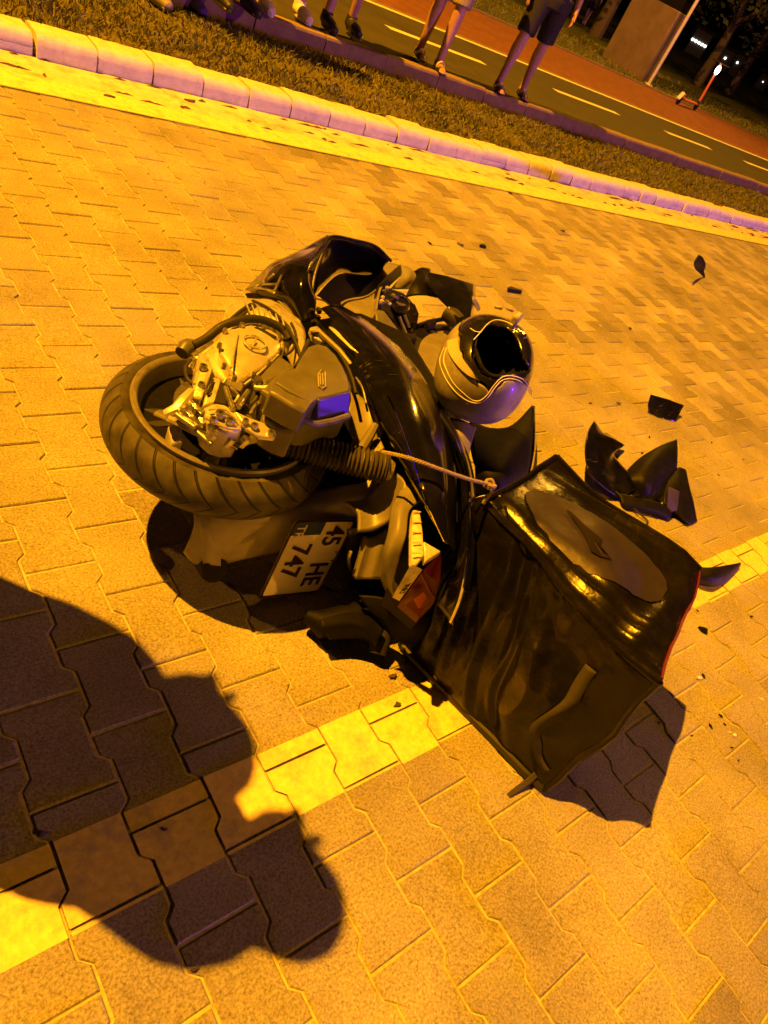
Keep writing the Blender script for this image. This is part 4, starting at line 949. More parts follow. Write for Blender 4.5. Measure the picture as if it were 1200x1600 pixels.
# top: a = t4, b = t1, c = t2, d = t3   (s runs towards us, t runs to the right)
top, tv, tn = face('lid', 't4', 't1', 't2', 't3', .012, M['vinyl'], 40, 40, .010, 4, sag=lambda s, t: .020 * math.exp(-((t - (.80 + .20 * s)) / .035) ** 2) * s - .014 * math.exp(-((t - (.70 + .26 * s)) / .03) ** 2) * s + .010 * math.exp(-((s - .85 - .1 * t) / .04) ** 2) - .020 * math.exp(-((t - .10) / .035) ** 2) - .014 * math.exp(-((t - .22) / .03) ** 2) * (s > .2))
def creases(s, t):
    k = 0
    for s0, s1, a_, w0 in ((.12, .25, .008, .035), (.20, .46, .012, .030), (.30, .62, .013, .026), (.46, .76, .009, .035), (.08, .10, .007, .03)):
        c = s0 * t + s1 * (1 - t) + .015 * math.sin(7 * t + 9 * s0)
        d_ = (s - c) / w0; k += a_ * (math.exp(-d_ * d_) - .8 * math.exp(-(d_ - 1.6) ** 2)) * (.35 + .65 * math.sin(math.pi * min(1, t * 1.1)))
    return k
def front_sag(s, t): return creases(s, t) + -.030 * math.exp(-((t - .80) / .16) ** 2) * math.exp(-((s - .4) / .4) ** 2) + .022 * math.sin(9 * s + 5 * t) * (1 - abs(2 * t - 1)) - .02 * math.exp(-((s + .35 * t - .62) / .06) ** 2)
frs, fv, fn = face('front_side', 'b4', 'b1', 't1', 't4', .03, M['vinyl'], 100, 80, .016, 1, sag=front_sag)
face('right_side', 'b1', 'b2', 't2', 't1', .015, M['vinyl'], 20, 20, .010, 2)
face('back_side', 'b2', 'b3', 't3', 't2', .015, M['vinyl'], 16, 16, .008, 3)
face('left_side', 'b3', 'b4', 't4', 't3', .015, M['vinyl'], 16, 16, .008, 5)
MB().prism([Bc[k] + Vector((0, 0, -.002)) for k in ('b1', 'b2', 'b3', 'b4')], [Bc[k] + Vector((0, 0, -.010)) for k in ('b1', 'b2', 'b3', 'b4')]).build('base', M['vinyl_edge'], bag)
for nm, ks, r_, m_ in (('bottom_hem', ('b4', 'b1', 'b2', 'b3', 'b4'), .010, 'vinyl_edge'), ('lid_hem', ('t4', 't1'), .009, 'vinyl'), ('lid_hem', ('t2', 't3'), .010, 'vinyl'), ('lid_hem', ('t3', 't4'), .009, 'vinyl'), ('corner_seam', ('b1', 't1'), .008, 'vinyl'), ('corner_seam', ('b2', 't2'), .008, 'vinyl'), ('corner_seam', ('b3', 't3'), .007, 'vinyl'), ('corner_seam', ('b4', 't4'), .007, 'vinyl'), ('red_piping', ('t1', 't2'), .0035, 'piping')):
    pts = []
    for a_, b_ in zip(ks, ks[1:]):
        for k in range(8):
            t = k / 8; p = Bc[a_] * (1 - t) + Bc[b_] * t; pts.append(p + Vector((noise.noise(p * 11), noise.noise(p * 11 + Vector((5, 0, 0))), 0)) * .006)
    pts.append(Bc[ks[-1]])
    MB().tube(pts, r_, 8).build(nm, M[m_], bag)
def on_top(s, t, lift=.002):
    i, j = s * 40, t * 40; i0, j0 = min(39, int(i)), min(39, int(j)); u, w_ = i - i0, j - j0
    g = lambda a, b: tv[a * 41 + b]
    return (g(i0, j0) * (1 - u) + g(i0 + 1, j0) * u) * (1 - w_) + (g(i0, j0 + 1) * (1 - u) + g(i0 + 1, j0 + 1) * u) * w_ + tn * lift
# printed oval: found on the lid by aiming at its measured ends
def st_of(px, py):
    best = None
    for i in range(0, 81):
        for j in range(0, 81):
            q = pix(on_top(i / 80, j / 80)); e = (q[0] - px) ** 2 + (q[1] - py) ** 2
            if best is None or e < best[0]: best = (e, i / 80, j / 80)
    return best[1], best[2]
def print_on_top(name, outline_px, m, lift, parent, nr=6):
    outline_px = [(p.x, p.y) for p in cr([Vector((a, b, 0)) for a, b in outline_px], 3, True)] if nr > 3 else outline_px
    st = [st_of(*q) for q in outline_px]; cs = sum(a for a, b in st) / len(st); ct = sum(b for a, b in st) / len(st)
    v = [on_top(cs, ct, lift)]; n = len(st); f = []
    for r in range(1, nr + 1):
        v += [on_top(cs + (a - cs) * r / nr, ct + (b - ct) * r / nr, lift) for a, b in st]
    for i in range(n): f.append((0, 1 + i, 1 + (i + 1) % n))
    for r in range(nr - 1):
        for i in range(n): f.append((1 + r * n + i, 1 + (r + 1) * n + i, 1 + (r + 1) * n + (i + 1) % n, 1 + r * n + (i + 1) % n))
    return obj(name, v, f, m, parent, smooth=180)
oval = [(816, 775), (822, 768), (840, 768), (870, 777), (905, 792), (940, 818), (975, 848), (1005, 876), (1028, 900), (1036, 918), (1030, 932), (1015, 934), (990, 928), (960, 912), (930, 895), (905, 880), (880, 860), (855, 835), (832, 805)]
lg = print_on_top('printed_oval', oval, M['logo'], .0032, top)
MB_pts = [(884, 797), (892, 802), (912, 826), (938, 850), (930, 858), (936, 866), (950, 877), (932, 870), (920, 862), (915, 848), (905, 828)]
print_on_top('printed_figure', MB_pts, M['logo_dark'], .0075, lg, nr=3)
# webbing strap over the front corner, its loose ends, and the torn flap at the far corner
def fr_near(px, py):
    best = min(range(len(fv)), key=lambda k: (pix(fv[k])[0] - px) ** 2 + (pix(fv[k])[1] - py) ** 2); return fv[best]
def strap_row(l, lift): return cr([fr_near(*q) + fn * lift for q in l], 4)
ra2 = strap_row([(846, 1206), (830, 1185), (826, 1160), (829, 1138), (852, 1113), (876, 1087), (899, 1061), (922, 1036)], .004); rb2 = strap_row([(856, 1204), (843, 1186), (840, 1166), (845, 1148), (868, 1123), (892, 1098), (915, 1073), (938, 1048)], .004)
v_ = [p for a_, b_ in zip(ra2, rb2) for p in (a_, b_)]
obj('strap', v_, [(2 * i, 2 * i + 1, 2 * i + 3, 2 * i + 2) for i in range(len(ra2) - 1)], M['strap'], bag, smooth=30, solid=.002)
sheet('strap_tail', [[(792, 1240, .004), (806, 1228, .012), (822, 1216, .022), (832, 1206, .035)], [(797, 1246, .004), (812, 1235, .010), (828, 1224, .018), (838, 1214, .03)]], M['strap'], bag, thick=.003)
sheet('torn_lid_edge', [[(838, 738, .40), (862, 724, .42), (880, 733, .42), (905, 752, .43)], [(832, 752, .43), (858, 742, .445), (880, 748, .45), (910, 770, .455)], [(822, 768, .44), (850, 765, .455), (885, 772, .46), (920, 795, .462)]], M['vinyl'], bag, thick=.004, dent=.01)
sheet('pulled_corner', [[(742, 775, .42), (760, 768, .435), (780, 770, .445)], [(735, 800, .38), (758, 795, .41), (790, 800, .43)], [(735, 845, .32), (762, 850, .36), (795, 850, .39)], [(730, 900, .24), (760, 905, .28), (800, 905, .32)]], M['vinyl'], bag, thick=.004, dent=.02)

# the whole bag is slack: one smooth field of dents bends every piece of it alike
def slack(p):
    k = min(1.0, max(0.0, p.z / .12))
    a = Vector((noise.noise(p * 4.2), noise.noise(p * 4.2 + Vector((7, 1, 3))), noise.noise(p * 4.2 + Vector((2, 9, 5))) * 1.3)) * .021
    b = Vector((noise.noise(p * 10 + Vector((3, 3, 3))), noise.noise(p * 10), noise.noise(p * 10 + Vector((1, 6, 2))))) * .009
    return (a + b) * k
def soften(o):
    for c in o.children:
        if c.type == 'MESH':
            for v in c.data.vertices: v.co = v.co + slack(v.co)
        soften(c)
soften(bag)
# ---- braided rope from the scooter stay to the bag corner
ra_, rb_ = at(597, 706, .455), at(766, 757, .475)
rope = MB()
nseg = 120
path = cr(P3([(597, 706, .49), (640, 716, .535), (690, 734, .53), (730, 748, .512), (766, 757, .49)]), 30)
rb_ = path[-1].copy(); ra_ = path[0].copy()
dr = (rb_ - ra_).normalized(); s1 = dr.cross(Vector((0, 0, 1))).normalized(); s2 = s1.cross(dr)
for ph in (0, 2.094, 4.189):
    rope.tube([p + (s1 * math.cos(ph + k * .75) + s2 * math.sin(ph + k * .75)) * .0024 for k, p in enumerate(path)], .0025, 6)
ro = rope.build('rope', M['rope'], None)
tag(ro, 'thin braided cord stretched from the scooter tail to the corner of the bag', 'rope')
kn = MB()
for k in range(3): kn.tube(cr([rb_ + Vector((.012 * math.cos(a + k), .012 * math.sin(a + k), .006 * math.sin(2 * a + k))) for a in [i * .9 for i in range(8)]], 3), .0038, 6)
kn.tube([rb_, rb_ + Vector((.004, -.012, -.012)), rb_ + Vector((.0, -.012, -.05))], .004, 6)
kn.build('knot', M['rope'], ro)

# ================================================================== DEBRIS
def shard(pts, thick, m, label, cat='fragment', bevel=.002, group=None, name='plastic_shard', crown=0):
    o = plate(name, pts, thick, m, None, bevel=bevel, crown=crown); return tag(o, label, cat, group)
shard([(1017, 616, .075), (1042, 623, .07), (1069, 633, .06), (1060, 650, .02), (1056, 658, .006), (1030, 652, .006), (1014, 643, .010), (1013, 630, .05)], .006, M['black_gloss'], 'square black plastic shard lying beyond the bigger fragments')
f1 = sheet('broken_fairing', [[(929, 657, .10), (920, 672, .12), (915, 695, .12), (916, 720, .11), (924, 742, .09), (945, 762, .05), (968, 778, .015)], [(934, 664, .09), (932, 678, .10), (932, 700, .10), (936, 722, .09), (944, 740, .07), (960, 756, .04), (980, 772, .012)], [(942, 675, .06), (952, 683, .06), (955, 700, .06), (952, 718, .06), (960, 733, .04), (974, 748, .02), (995, 762, .008)], [(948, 676, .05), (968, 690, .035), (976, 696, .03), (960, 708, .04), (968, 722, .03), (984, 738, .012), (1005, 750, .006)]], M['black_gloss'], None, thick=.004)
tag(f1, 'crescent shaped black fairing fragment with a torn upper tip', 'fragment')
f2 = sheet('broken_fairing', [[(980, 734, .05), (1000, 715, .09), (1030, 697, .12), (1058, 686, .13)], [(985, 748, .06), (1005, 732, .10), (1030, 715, .12), (1059, 705, .12)], [(995, 765, .04), (1012, 756, .08), (1034, 742, .09), (1058, 730, .09)], [(1008, 790, .006), (1026, 782, .02), (1044, 766, .04), (1056, 750, .05)]], M['black_mat'], None, thick=.005)
tag(f2, 'pointed black fairing fragment leaning in the middle of the broken heap', 'fragment')
f3 = sheet('broken_fairing', [[(1048, 740, .07), (1060, 730, .085), (1072, 734, .08)], [(1040, 760, .06), (1060, 752, .08), (1078, 762, .07)], [(1038, 785, .04), (1062, 776, .06), (1084, 785, .05)], [(1058, 805, .02), (1072, 812, .025), (1088, 806, .02)], [(1066, 812, .006), (1078, 820, .006), (1090, 814, .006)]], M['black_mat'], None, thick=.006)
tag(f3, 'jagged black fragment at the right end of the heap with an edge painted beacon blue', 'fragment')
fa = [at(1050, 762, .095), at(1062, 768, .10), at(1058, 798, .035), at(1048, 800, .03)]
MB().prism(fa, [p + Vector((-.01, .012, -.004)) for p in fa]).build('fin', M['beacon_blue'], f3, bevel=.001)  # beacon glint on the torn edge, painted as blue
f4 = sheet('broken_fairing', [[(968, 770, .03), (1000, 778, .045), (1030, 785, .05), (1052, 800, .03)], [(972, 785, .02), (1000, 792, .03), (1028, 800, .03), (1046, 808, .02)], [(978, 796, .005), (1000, 800, .006), (1024, 806, .006), (1042, 814, .005)]], M['black_mat'], None, thick=.006)
tag(f4, 'flat torn black strip under the front of the broken heap', 'fragment')
MB().tube(cr(P3([(962, 768, .03), (980, 785, .02), (1000, 803, .012), (1012, 815, .01), (1008, 822, .01)]), 4), .004, 6).build('torn_wire', M['rubber'], f1)
f5 = sheet('plastic_shard', [[(1092, 398, .20), (1086, 410, .17), (1087, 420, .10), (1096, 430, .02)], [(1098, 402, .17), (1094, 412, .13), (1094, 422, .07), (1101, 434, .005)], [(1103, 412, .10), (1102, 418, .08), (1100, 424, .05), (1102, 430, .02)]], M['black_mat'], None, thick=.008)
tag(f5, 'small dark shard standing alone far right near the kerb', 'fragment')
f6 = sheet('broken_shard', [[(1090, 886, .05), (1115, 886, .06), (1140, 882, .045), (1158, 879, .03)], [(1090, 900, .05), (1115, 903, .06), (1136, 897, .04), (1157, 884, .02)], [(1092, 914, .012), (1115, 917, .012), (1134, 910, .01), (1153, 890, .008)]], M['black_mat'], None, thick=.004)
tag(f6, 'pointed black shard on the lane line just behind the far corner of the bag', 'fragment')
specks = [(752, 386, 7, 'black', 'flat black chip on the paving above the scooter, nearest of three to the cowl'), (719, 383, 5, 'grey', 'tiny brown chip just left of the flat black chip above the scooter'), (800, 455, 11, 'black', 'short black strip lying just above the helmet'), (672, 381, 4, 'black', 'tiny dark speck on the paving above the front cowl'),
          (966, 631, 5, 'grey', 'crumpled grey bit lying left of the square shard'), (1098, 985, 8, 'black', 'thin dark sliver on the paving right of the bag'), (1066, 950, 3, 'grey', 'tiny grey crumb beside the far end of the lane line'), (620, 1102, 6, 'brown', 'dry brown leaf bit on the yellow lane line'),
          (612, 1058, 6, 'brown', 'dark leaf scrap just above the lane line by the bag'), (302, 1516, 5, 'brown', 'small dark pebble at the bottom left of the paving'), (70, 1304, 6, 'grey', 'crumpled bit lying inside the big shadow'), (297, 160, 6, 'brown', 'dark stone lying in the gutter at the left'),
          (168, 152, 6, 'brown', 'dark clod in the gutter left of the dark stone'), (1147, 1149, 4, 'white', 'small white chip on the paving at the right edge'), (1030, 1130, 3, 'brown', 'brown crumb beside the shadow of the bag'), (880, 362, 4, 'brown', 'brown scrap on the paving below the yellow edge line'), (797, 302, 4, 'brown', 'dark scrap lying on the yellow edge line'),
          (258, 1297, 3, 'brown', 'dark grain on a paver inside the big shadow'), (984, 514, 3, 'brown', 'lone dark crumb on the paving right of the helmet'), (1092, 1060, 5, 'white', 'pale chip on the paving right of the bag shadow')]
for x, y, r_, kind, lab in specks:
    c = at(x, y, 0); dist = (c - Vector((0, 0, CH))).length; rr2 = r_ * dist / FPX
    a0 = rnd.uniform(0, 6.28); n = rnd.randint(5, 7); v_ = []
    for k in range(n):
        a = a0 + 2 * math.pi * k / n; q = rnd.uniform(.55, 1.1) * rr2 * (1 if k % 2 else .7)
        v_.append(c + Vector((math.cos(a) * q * 1.5, math.sin(a) * q * .9, .003 + rr2 * rnd.uniform(.15, .6))))
    mm = {'black': 'black_mat', 'grey': 'grey_plastic', 'brown': 'bark', 'white': 'white_line'}[kind]
    mb = MB(); mb.prism(v_, [Vector((p.x, p.y, .001)) for p in v_])
    tag(mb.build('debris_chip', M[mm], None, bevel=.0008), lab, 'debris', 'scattered chips on the paving')

sr = random.Random(5)
for i in range(26):
    if i < 14: x, y = sr.gauss(1010, 75), sr.gauss(740, 95)
    else: x, y = sr.uniform(1060, 1195), sr.uniform(930, 1190)
    if x > 1198 or (x < 1085 and 745 < y < 1120 and i >= 14) or (800 < x < 1080 and y > 720 and y > 560 + .62 * (x - 800)): continue
    c = at(x, y, 0); q = sr.uniform(.003, .008); a0 = sr.uniform(0, 6.28)
    v_ = [c + Vector((math.cos(a0 + d) * q * l, math.sin(a0 + d) * q * l, .002 + sr.uniform(0, .004))) for d, l in ((0, 1.8), (1.6, .6), (3.0, 1.2), (4.4, .5))]
    pale = i % 4 == 3
    tag(MB().prism(v_, [Vector((p.x, p.y, .0008)) for p in v_]).build('splinter', M['white_line'] if pale else M['black_mat'], None), 'tiny pale splinter among the crash debris right of the scooter' if pale else 'tiny black splinter among the crash debris right of the scooter', 'debris', 'pale splinters by the heap' if pale else 'black splinters by the heap')
# ================================================================== PEOPLE
def person(feet, yaw, label, top='cloth_black', bottom='cloth_black', short=True, shoes='shoe_black', sandals=False, height=1.74, lean=(0, 0), group=None, base_z=0, hair=True, arm='down'):
    """feet: two ground points (left, right of the walker); yaw: direction the figure faces"""
    L, Rr = Vector(feet[0]), Vector(feet[1]); mid = (L + Rr) / 2; s = height / 1.74
    fw = Vector((math.cos(yaw), math.sin(yaw), 0)); lf = Vector((-fw.y, fw.x, 0)); up = Vector((0, 0, 1))
    if (L - Rr).dot(lf) < 0: L, Rr = Rr, L
    root = empty('person', mid, label, 'person', group)
    ln = Vector((lean[0], lean[1], 0))
    hip = mid + up * (.92 * s) + ln * .5
    def P(x, y, z, l=1.0): return mid + lf * (x * s) + fw * (y * s) + up * (z * s) + ln * l
    body = MB(); T = body.tube
    legs = []
    for side, ft in ((1, L), (-1, Rr)):
        ank = ft + up * (.085 * s) - fw * .03; hp = hip + lf * (side * .095 * s)
        kn_ = ank.lerp(hp, .5) + fw * .035 + up * .01; legs.append((hp, kn_, ank, ft))
        cf = kn_.lerp(ank, .3) - fw * .012
        T([hp + up * .05, hp.lerp(kn_, .35), hp.lerp(kn_, .8), kn_, cf, kn_.lerp(ank, .7), ank + up * .01, ank - up * .03], [q * s for q in (.088, .082, .062, .056, .058, .042, .036, .038)], 14)
        T([ank - up * .03 - fw * .035, ank - up * .045 + fw * .05, ft + fw * .13 + up * .03, ft + fw * .19 + up * .022], [q * s for q in (.036, .038, .036, .022)], 12, flat=.8)
        for k in range(5):
            o_ = lf * ((k - 2) * .016 * s); T([ft + fw * .15 + o_ + up * .02, ft + fw * (.20 + .008 * (2 - abs(k - 2))) + o_ + up * .014], [.011 * s, .008 * s], 8)
    T([P(0, 0, .86, .5), P(0, 0, .95, .5), P(0, .01, 1.06, .7), P(0, .01, 1.2, .85), P(0, 0, 1.34, 1), P(0, -.01, 1.43, 1), P(0, -.005, 1.47, 1)], [q * s for q in (.13, .16, .145, .155, .165, .13, .07)], 18, flat=.68)
    T([P(0, 0, 1.42), P(0, .01, 1.5), P(0, .015, 1.55)], [q * s for q in (.062, .056, .056)], 12)
    hc = P(0, .03, 1.635); body.ball(hc, .105 * s, 18, (.78, .95, 1.12)); T([hc + fw * .04 - up * .02, hc + fw * .07 - up * .075], [.06 * s, .045 * s], 10)
    T([hc + fw * .095 + up * .012, hc + fw * .118 - up * .022, hc + fw * .098 - up * .03], [.010, .015, .012], 8)
    for sd in (1, -1): body.ball(hc + lf * (sd * .082 * s) - up * .005, .026, 8, (.5, .8, 1.2))
    for side in (1, -1):
        sh = P(side * .185, 0, 1.40)
        if arm == 'down': el = P(side * .24, -.01, 1.12); wr = P(side * .25, .07, .88); hd = P(side * .25, .09, .80)
        elif arm == 'fold': el = P(side * .21, .03, 1.13); wr = P(-side * .02, .17, 1.17 + .03 * side); hd = P(-side * .10, .165, 1.19 + .03 * side)
        else: el = P(side * .22, .10, 1.14); wr = P(side * .12, .27, 1.28); hd = P(side * .09, .31, 1.35)
        T([P(side * .12, 0, 1.41), sh, sh.lerp(el, .5), el, el.lerp(wr, .35), wr, wr.lerp(hd, .5)], [q * s for q in (.06, .062, .05, .042, .042, .030, .032)], 12)
        dd = (hd - wr).normalized(); T([wr, hd], [.028 * s, .036 * s], 10, flat=.55)
        sd_ = dd.cross(lf if abs(dd.dot(lf)) < .8 else fw).normalized()
        for k in range(4):
            b0 = hd + sd_ * ((k - 1.5) * .019 * s); T([b0, b0 + dd * (.045 - .004 * abs(k - 1.3)) * s, b0 + dd * (.075 - .006 * abs(k - 1.3)) * s - lf * (side * .012)], [.0092, .0086, .0075], 8)
        T([wr + dd * .02 + sd_ * .025, hd + sd_ * .05 - dd * .01, hd + sd_ * .056 + dd * .025], [.012, .010, .008], 8)
    o = body.build('body', M['skin'], root, smooth=180)
    md = o.modifiers.new('remesh', 'REMESH'); md.mode = 'VOXEL'; md.voxel_size = .0085 * s; md.use_smooth_shade = True
    md = o.modifiers.new('smooth', 'SMOOTH'); md.factor = .5; md.iterations = 4
    # eyes, mouth, hair
    for sd in (1, -1): MB().ball(hc + fw * .088 * s + lf * (sd * .033) + up * .012, .012, 8).build('eye', M['shoe_white'], o)
    MB().tube([hc + fw * .096 + lf * .022 - up * .058, hc + fw * .106 - up * .057, hc + fw * .096 - lf * .022 - up * .058], .005, 6).build('mouth', M['piping'], o)
    hb_ = MB(); hb_.ball(hc - fw * .016 + up * .024, .112 * s, 18, (.80, .93, 1.08)); ho = hb_.build('hair', M['hair'], root, smooth=180)
    # clothes
    ck = MB(); tt = ck.tube
    tt([P(0, 0, .84, .5), P(0, 0, .93, .5), P(0, .01, 1.06, .7), P(0, .01, 1.2, .85), P(0, 0, 1.34, 1), P(0, -.01, 1.43, 1), P(0, -.005, 1.46, 1)], [q * s for q in (.175, .185, .172, .182, .188, .15, .088)], 18, flat=.72)
    for side in (1, -1):
        sh = P(side * .19, 0, 1.405); el = P(side * .24, -.01, 1.12) if arm == 'down' else P(side * .22, .10, 1.14)
        tt([P(side * .10, 0, 1.41), sh, sh.lerp(el, .62)], [.075 * s, .078 * s, .07 * s], 12)
    so = ck.build('shirt', M[top], root, smooth=180); md = so.modifiers.new('remesh', 'REMESH'); md.mode = 'VOXEL'; md.voxel_size = .011 * s; md.use_smooth_shade = True
    md = so.modifiers.new('smooth', 'SMOOTH'); md.iterations = 3
    tr = MB(); tt = tr.tube
    tt([P(0, 0, .80, .5), P(0, 0, .88, .5), P(0, 0, .99, .6)], [.17 * s, .185 * s, .168 * s], 18, flat=.74)
    for hp, kn_, ank, ft in legs:
        if short: tt([hp, hp.lerp(kn_, .3), hp.lerp(kn_, .7), hp.lerp(kn_, .95)], [q * s for q in (.118, .112, .100, .098)], 16)
        else: tt([hp, hp.lerp(kn_, .5), kn_, kn_.lerp(ank, .6), ank - up * .03], [q * s for q in (.118, .10, .082, .07, .066)], 16)
    to = tr.build('shorts' if short else 'trousers', M[bottom], root, smooth=180); md = to.modifiers.new('remesh', 'REMESH'); md.mode = 'VOXEL'; md.voxel_size = .010 * s; md.use_smooth_shade = True
    md = to.modifiers.new('smooth', 'SMOOTH'); md.iterations = 3
    for hp, kn_, ank, ft in legs:
        if sandals:
            s_ = MB()
            n_ = 16; ol = []
            for k in range(n_):
                a = 2 * math.pi * k / n_; ol.append(ft + fw * (.07 + math.cos(a) * .145 * s) + lf * (math.sin(a) * (.044 + .008 * math.cos(a)) * s))
            s_.prism([p + up * .016 for p in ol], [p + up * .001 for p in ol]); so_ = s_.build('sandal', M[shoes], root, bevel=.003)
            for yy, rr3, zz in ((.13, .046, .045), (.06, .046, .075), (-.02, .043, .085)):
                st2 = [ft + fw * yy + lf * (math.cos(a) * rr3 * s) + up * (.012 + math.sin(a) * zz * s) for a in [math.pi * k / 10 for k in range(11)]]
                v_ = [p for q in st2 for p in (q - fw * .013, q + fw * .013)]
                obj('sandal_strap', v_, [(2 * i, 2 * i + 1, 2 * i + 3, 2 * i + 2) for i in range(10)], M['shoe_white'] if yy == .06 else M[shoes], so_, solid=.004, smooth=180)
        else:
            s_ = MB(); s_.tube([ank - fw * .055 - up * .04, ank - up * .03 - fw * .01, ank + fw * .05 - up * .035, ft + fw * .14 + up * .042, ft + fw * .205 + up * .032, ft + fw * .222 + up * .03], [q * s for q in (.03, .056, .056, .05, .036, .012)], 14, flat=.85)
            s_.tube([ank + up * .03, ank - up * .03], [.05 * s, .054 * s], 12)
            so_ = s_.build('shoe', M[shoes], root, smooth=180); md = so_.modifiers.new('remesh', 'REMESH'); md.mode = 'VOXEL'; md.voxel_size = .007; md.use_smooth_shade = True
            n_ = 18; ol = []
            for k in range(n_):
                a = 2 * math.pi * k / n_; ol.append(ft + fw * (.075 + math.cos(a) * .152 * s) + lf * (math.sin(a) * (.047 + .008 * math.cos(a)) * s))
            MB().prism([p + up * .024 for p in ol], [p + up * .001 for p in ol]).build('sole', M['shoe_white'] if shoes == 'shoe_white' else M['rubber'], so_, bevel=.003)
    return root
KT = .236
def kf(px, py, z=KT): p = at(px, py, z); return Vector((p.x, p.y, z))
YW = R(-105)
def feet_at(x, y, z, gap, yaw):
    lf = Vector((-math.sin(yaw), math.cos(yaw), 0)); c = Vector((x, y, z)); return (c + lf * gap / 2, c - lf * gap / 2)
G = 'onlookers standing along the far kerb'
person((kf(653, 88), kf(683, 108)), R(-112), 'person in knee length shorts and dark strapped sandals, standing in the middle of the kerb', 'cloth_grey', 'cloth_khaki', True, 'shoe_black', True, group=G)
person((kf(776, 140), kf(812, 150)), R(-118), 'person in black shorts and sandals, rightmost onlooker on the kerb', 'cloth_black', 'cloth_black', True, 'shoe_black', True, height=1.80, group=G)
person((kf(508, 42), kf(546, 48)), R(-100), 'bare legged person in black shoes second from the sandalled onlooker', 'cloth_navy', 'cloth_black', True, 'shoe_black', False, group=G)
person((kf(407, 12), kf(466, 26)), R(-95), 'person with pale shoes standing at the left part of the kerb', 'cloth_grey', 'cloth_grey', True, 'shoe_white', False, group=G)
person((kf(340, 4), kf(384, 13)), R(-90), 'person in pale trousers on the far kerb next to the pale shoes', 'cloth_black', 'cloth_lilac', False, 'shoe_black', False, group=G)
person((kf(238, 0, .10), kf(293, 9, .10)), R(-80), 'person in dark trousers and grey shoes, leftmost onlooker on the grass', 'cloth_black', 'cloth_black', False, 'shoe_grey', False, group=G)
# two people just outside the picture on the left; their shadows fall across the paving
person(feet_at(-.05, .94, 0, .16, R(38)), R(38), 'person standing beyond the left edge whose shadow falls across the lane line', 'cloth_black', 'cloth_navy', False, 'shoe_black', False, height=1.72)
person(feet_at(-.125, 1.30, 0, .14, R(38)), R(38), 'person standing beyond the left edge whose head shadow falls beside the number plate', 'cloth_grey', 'cloth_black', False, 'shoe_black', False, height=1.86)
# far passer-by on the lawn
p_ = at(912, 38, .22); person((Vector((p_.x - .1, p_.y, .22)), Vector((p_.x + .15, p_.y + .1, .22))), R(-140), 'person with bare legs far off on the lawn, left of the tall panel', 'cloth_black', 'cloth_black', True, 'shoe_white', False)

# ================================================================== FAR THINGS
# street lamp whose pole stands beside the panel
def street_lamp(x, y, z0, h, arm, label):
    root = empty('street_lamp', (x, y, z0), label, 'street lamp', 'sodium street lamps')
    MB().tube([(x, y, z0), (x, y, z0 + 2.2), (x, y, z0 + 2.22), (x, y, h)], [.045, .045, .075, .05], 14).build('pole', M['pole'], root, smooth=50)
    MB().lathe([(.0, .05), (.10, .05), (.13, .0), (.0, .0)], (x, y, z0), seg=20, closed=False).build('base_plate', M['pole'], root)
    a = Vector(arm); top_ = Vector((x, y, h)); MB().tube([top_, top_ + a * .5 + Vector((0, 0, .25)), top_ + a + Vector((0, 0, .25))], .035, 10).build('arm', M['pole'], root)
    e = top_ + a + Vector((0, 0, .25)); d = a.normalized(); rot = Matrix.Rotation(math.atan2(d.y, d.x), 3, 'Z')
    hd = MB().box(e + Vector((0, 0, .02)), (.55, .24, .10), rot).build('lamp_head', M['pole'], root, bevel=.03)
    return root, e
street_lamp(18.6, 12.5, .2, 9.0, (-.4, -1.2, 0), 'pale street lamp pole beside the tall brown panel')
street_lamp(-5.5, 5.3, .08, 14.8, (.4, 1.7, 0), 'street lamp on the verge beyond the left edge lighting the scene')
# tall panelled kiosk
kx, ky = 18.75, 13.45
ks = empty('kiosk', (kx, ky, .2), 'tall brown panelled kiosk beside the pale pole', 'kiosk')
MB().box((kx, ky, .2 + .8), (.5, 1.5, 1.6)).build('plinth', M['kiosk_low'], ks, bevel=.02)
MB().box((kx, ky, 1.95), (.42, 1.42, .3)).build('band', M['black_mat'], ks)
MB().box((kx, ky, 3.9), (.5, 1.5, 3.6)).build('frame', M['black_mat'], ks, bevel=.02)
MB().box((kx - .262, ky - .02, 3.9), (.03, 1.2, 3.35)).build('panel', M['kiosk'], ks, bevel=.008)
# kick scooter with its lamp on
w0, w1 = at(1057, 163, .21), at(1084, 172, .21)
es = empty('kick_scooter', ((w0.x + w1.x) / 2, (w0.y + w1.y) / 2, .21), 'electric kick scooter with lit lamp parked on the brick walk', 'kick scooter')
ax_ = (w1 - w0).normalized(); sd = Vector((-ax_.y, ax_.x, 0))
for q in (w0, w1): MB().lathe([(.07, -.025), (.11, -.025), (.12, 0), (.11, .025), (.07, .025)], q + Vector((0, 0, .12)), axis=sd, seg=24).build('wheel', M['rubber'], es)
MB().tube([w0 + Vector((0, 0, .2)), w0.lerp(w1, .15) + Vector((0, 0, .15)), w0.lerp(w1, .85) + Vector((0, 0, .15))], .07, 10, flat=.4).build('deck', M['orange_body'], es)
MB().tube([w0 + Vector((0, 0, .12)) - ax_ * .14, w0 + Vector((0, 0, .27)), w0 + Vector((0, 0, .24)) + ax_ * .14], .05, 8, flat=.4).build('rear_guard', M['shoe_white'], es)
stem_t = w1 + Vector((0, 0, 1.12)) - ax_ * .16
stm = MB().tube([w1 + Vector((0, 0, .12)), w1 + Vector((0, 0, .3)), stem_t], [.03, .035, .03], 10).build('stem', M['orange_body'], es)
MB().tube([stem_t - sd * .25, stem_t, stem_t + sd * .25], .018, 8).build('handlebar', M['black_mat'], es)
MB().ball(stem_t + ax_ * -.03 - sd * .03 + Vector((0, 0, -.16)), .075, 10, (.8, .8, 1.4)).build('lamp', M['lamp_white'], es)
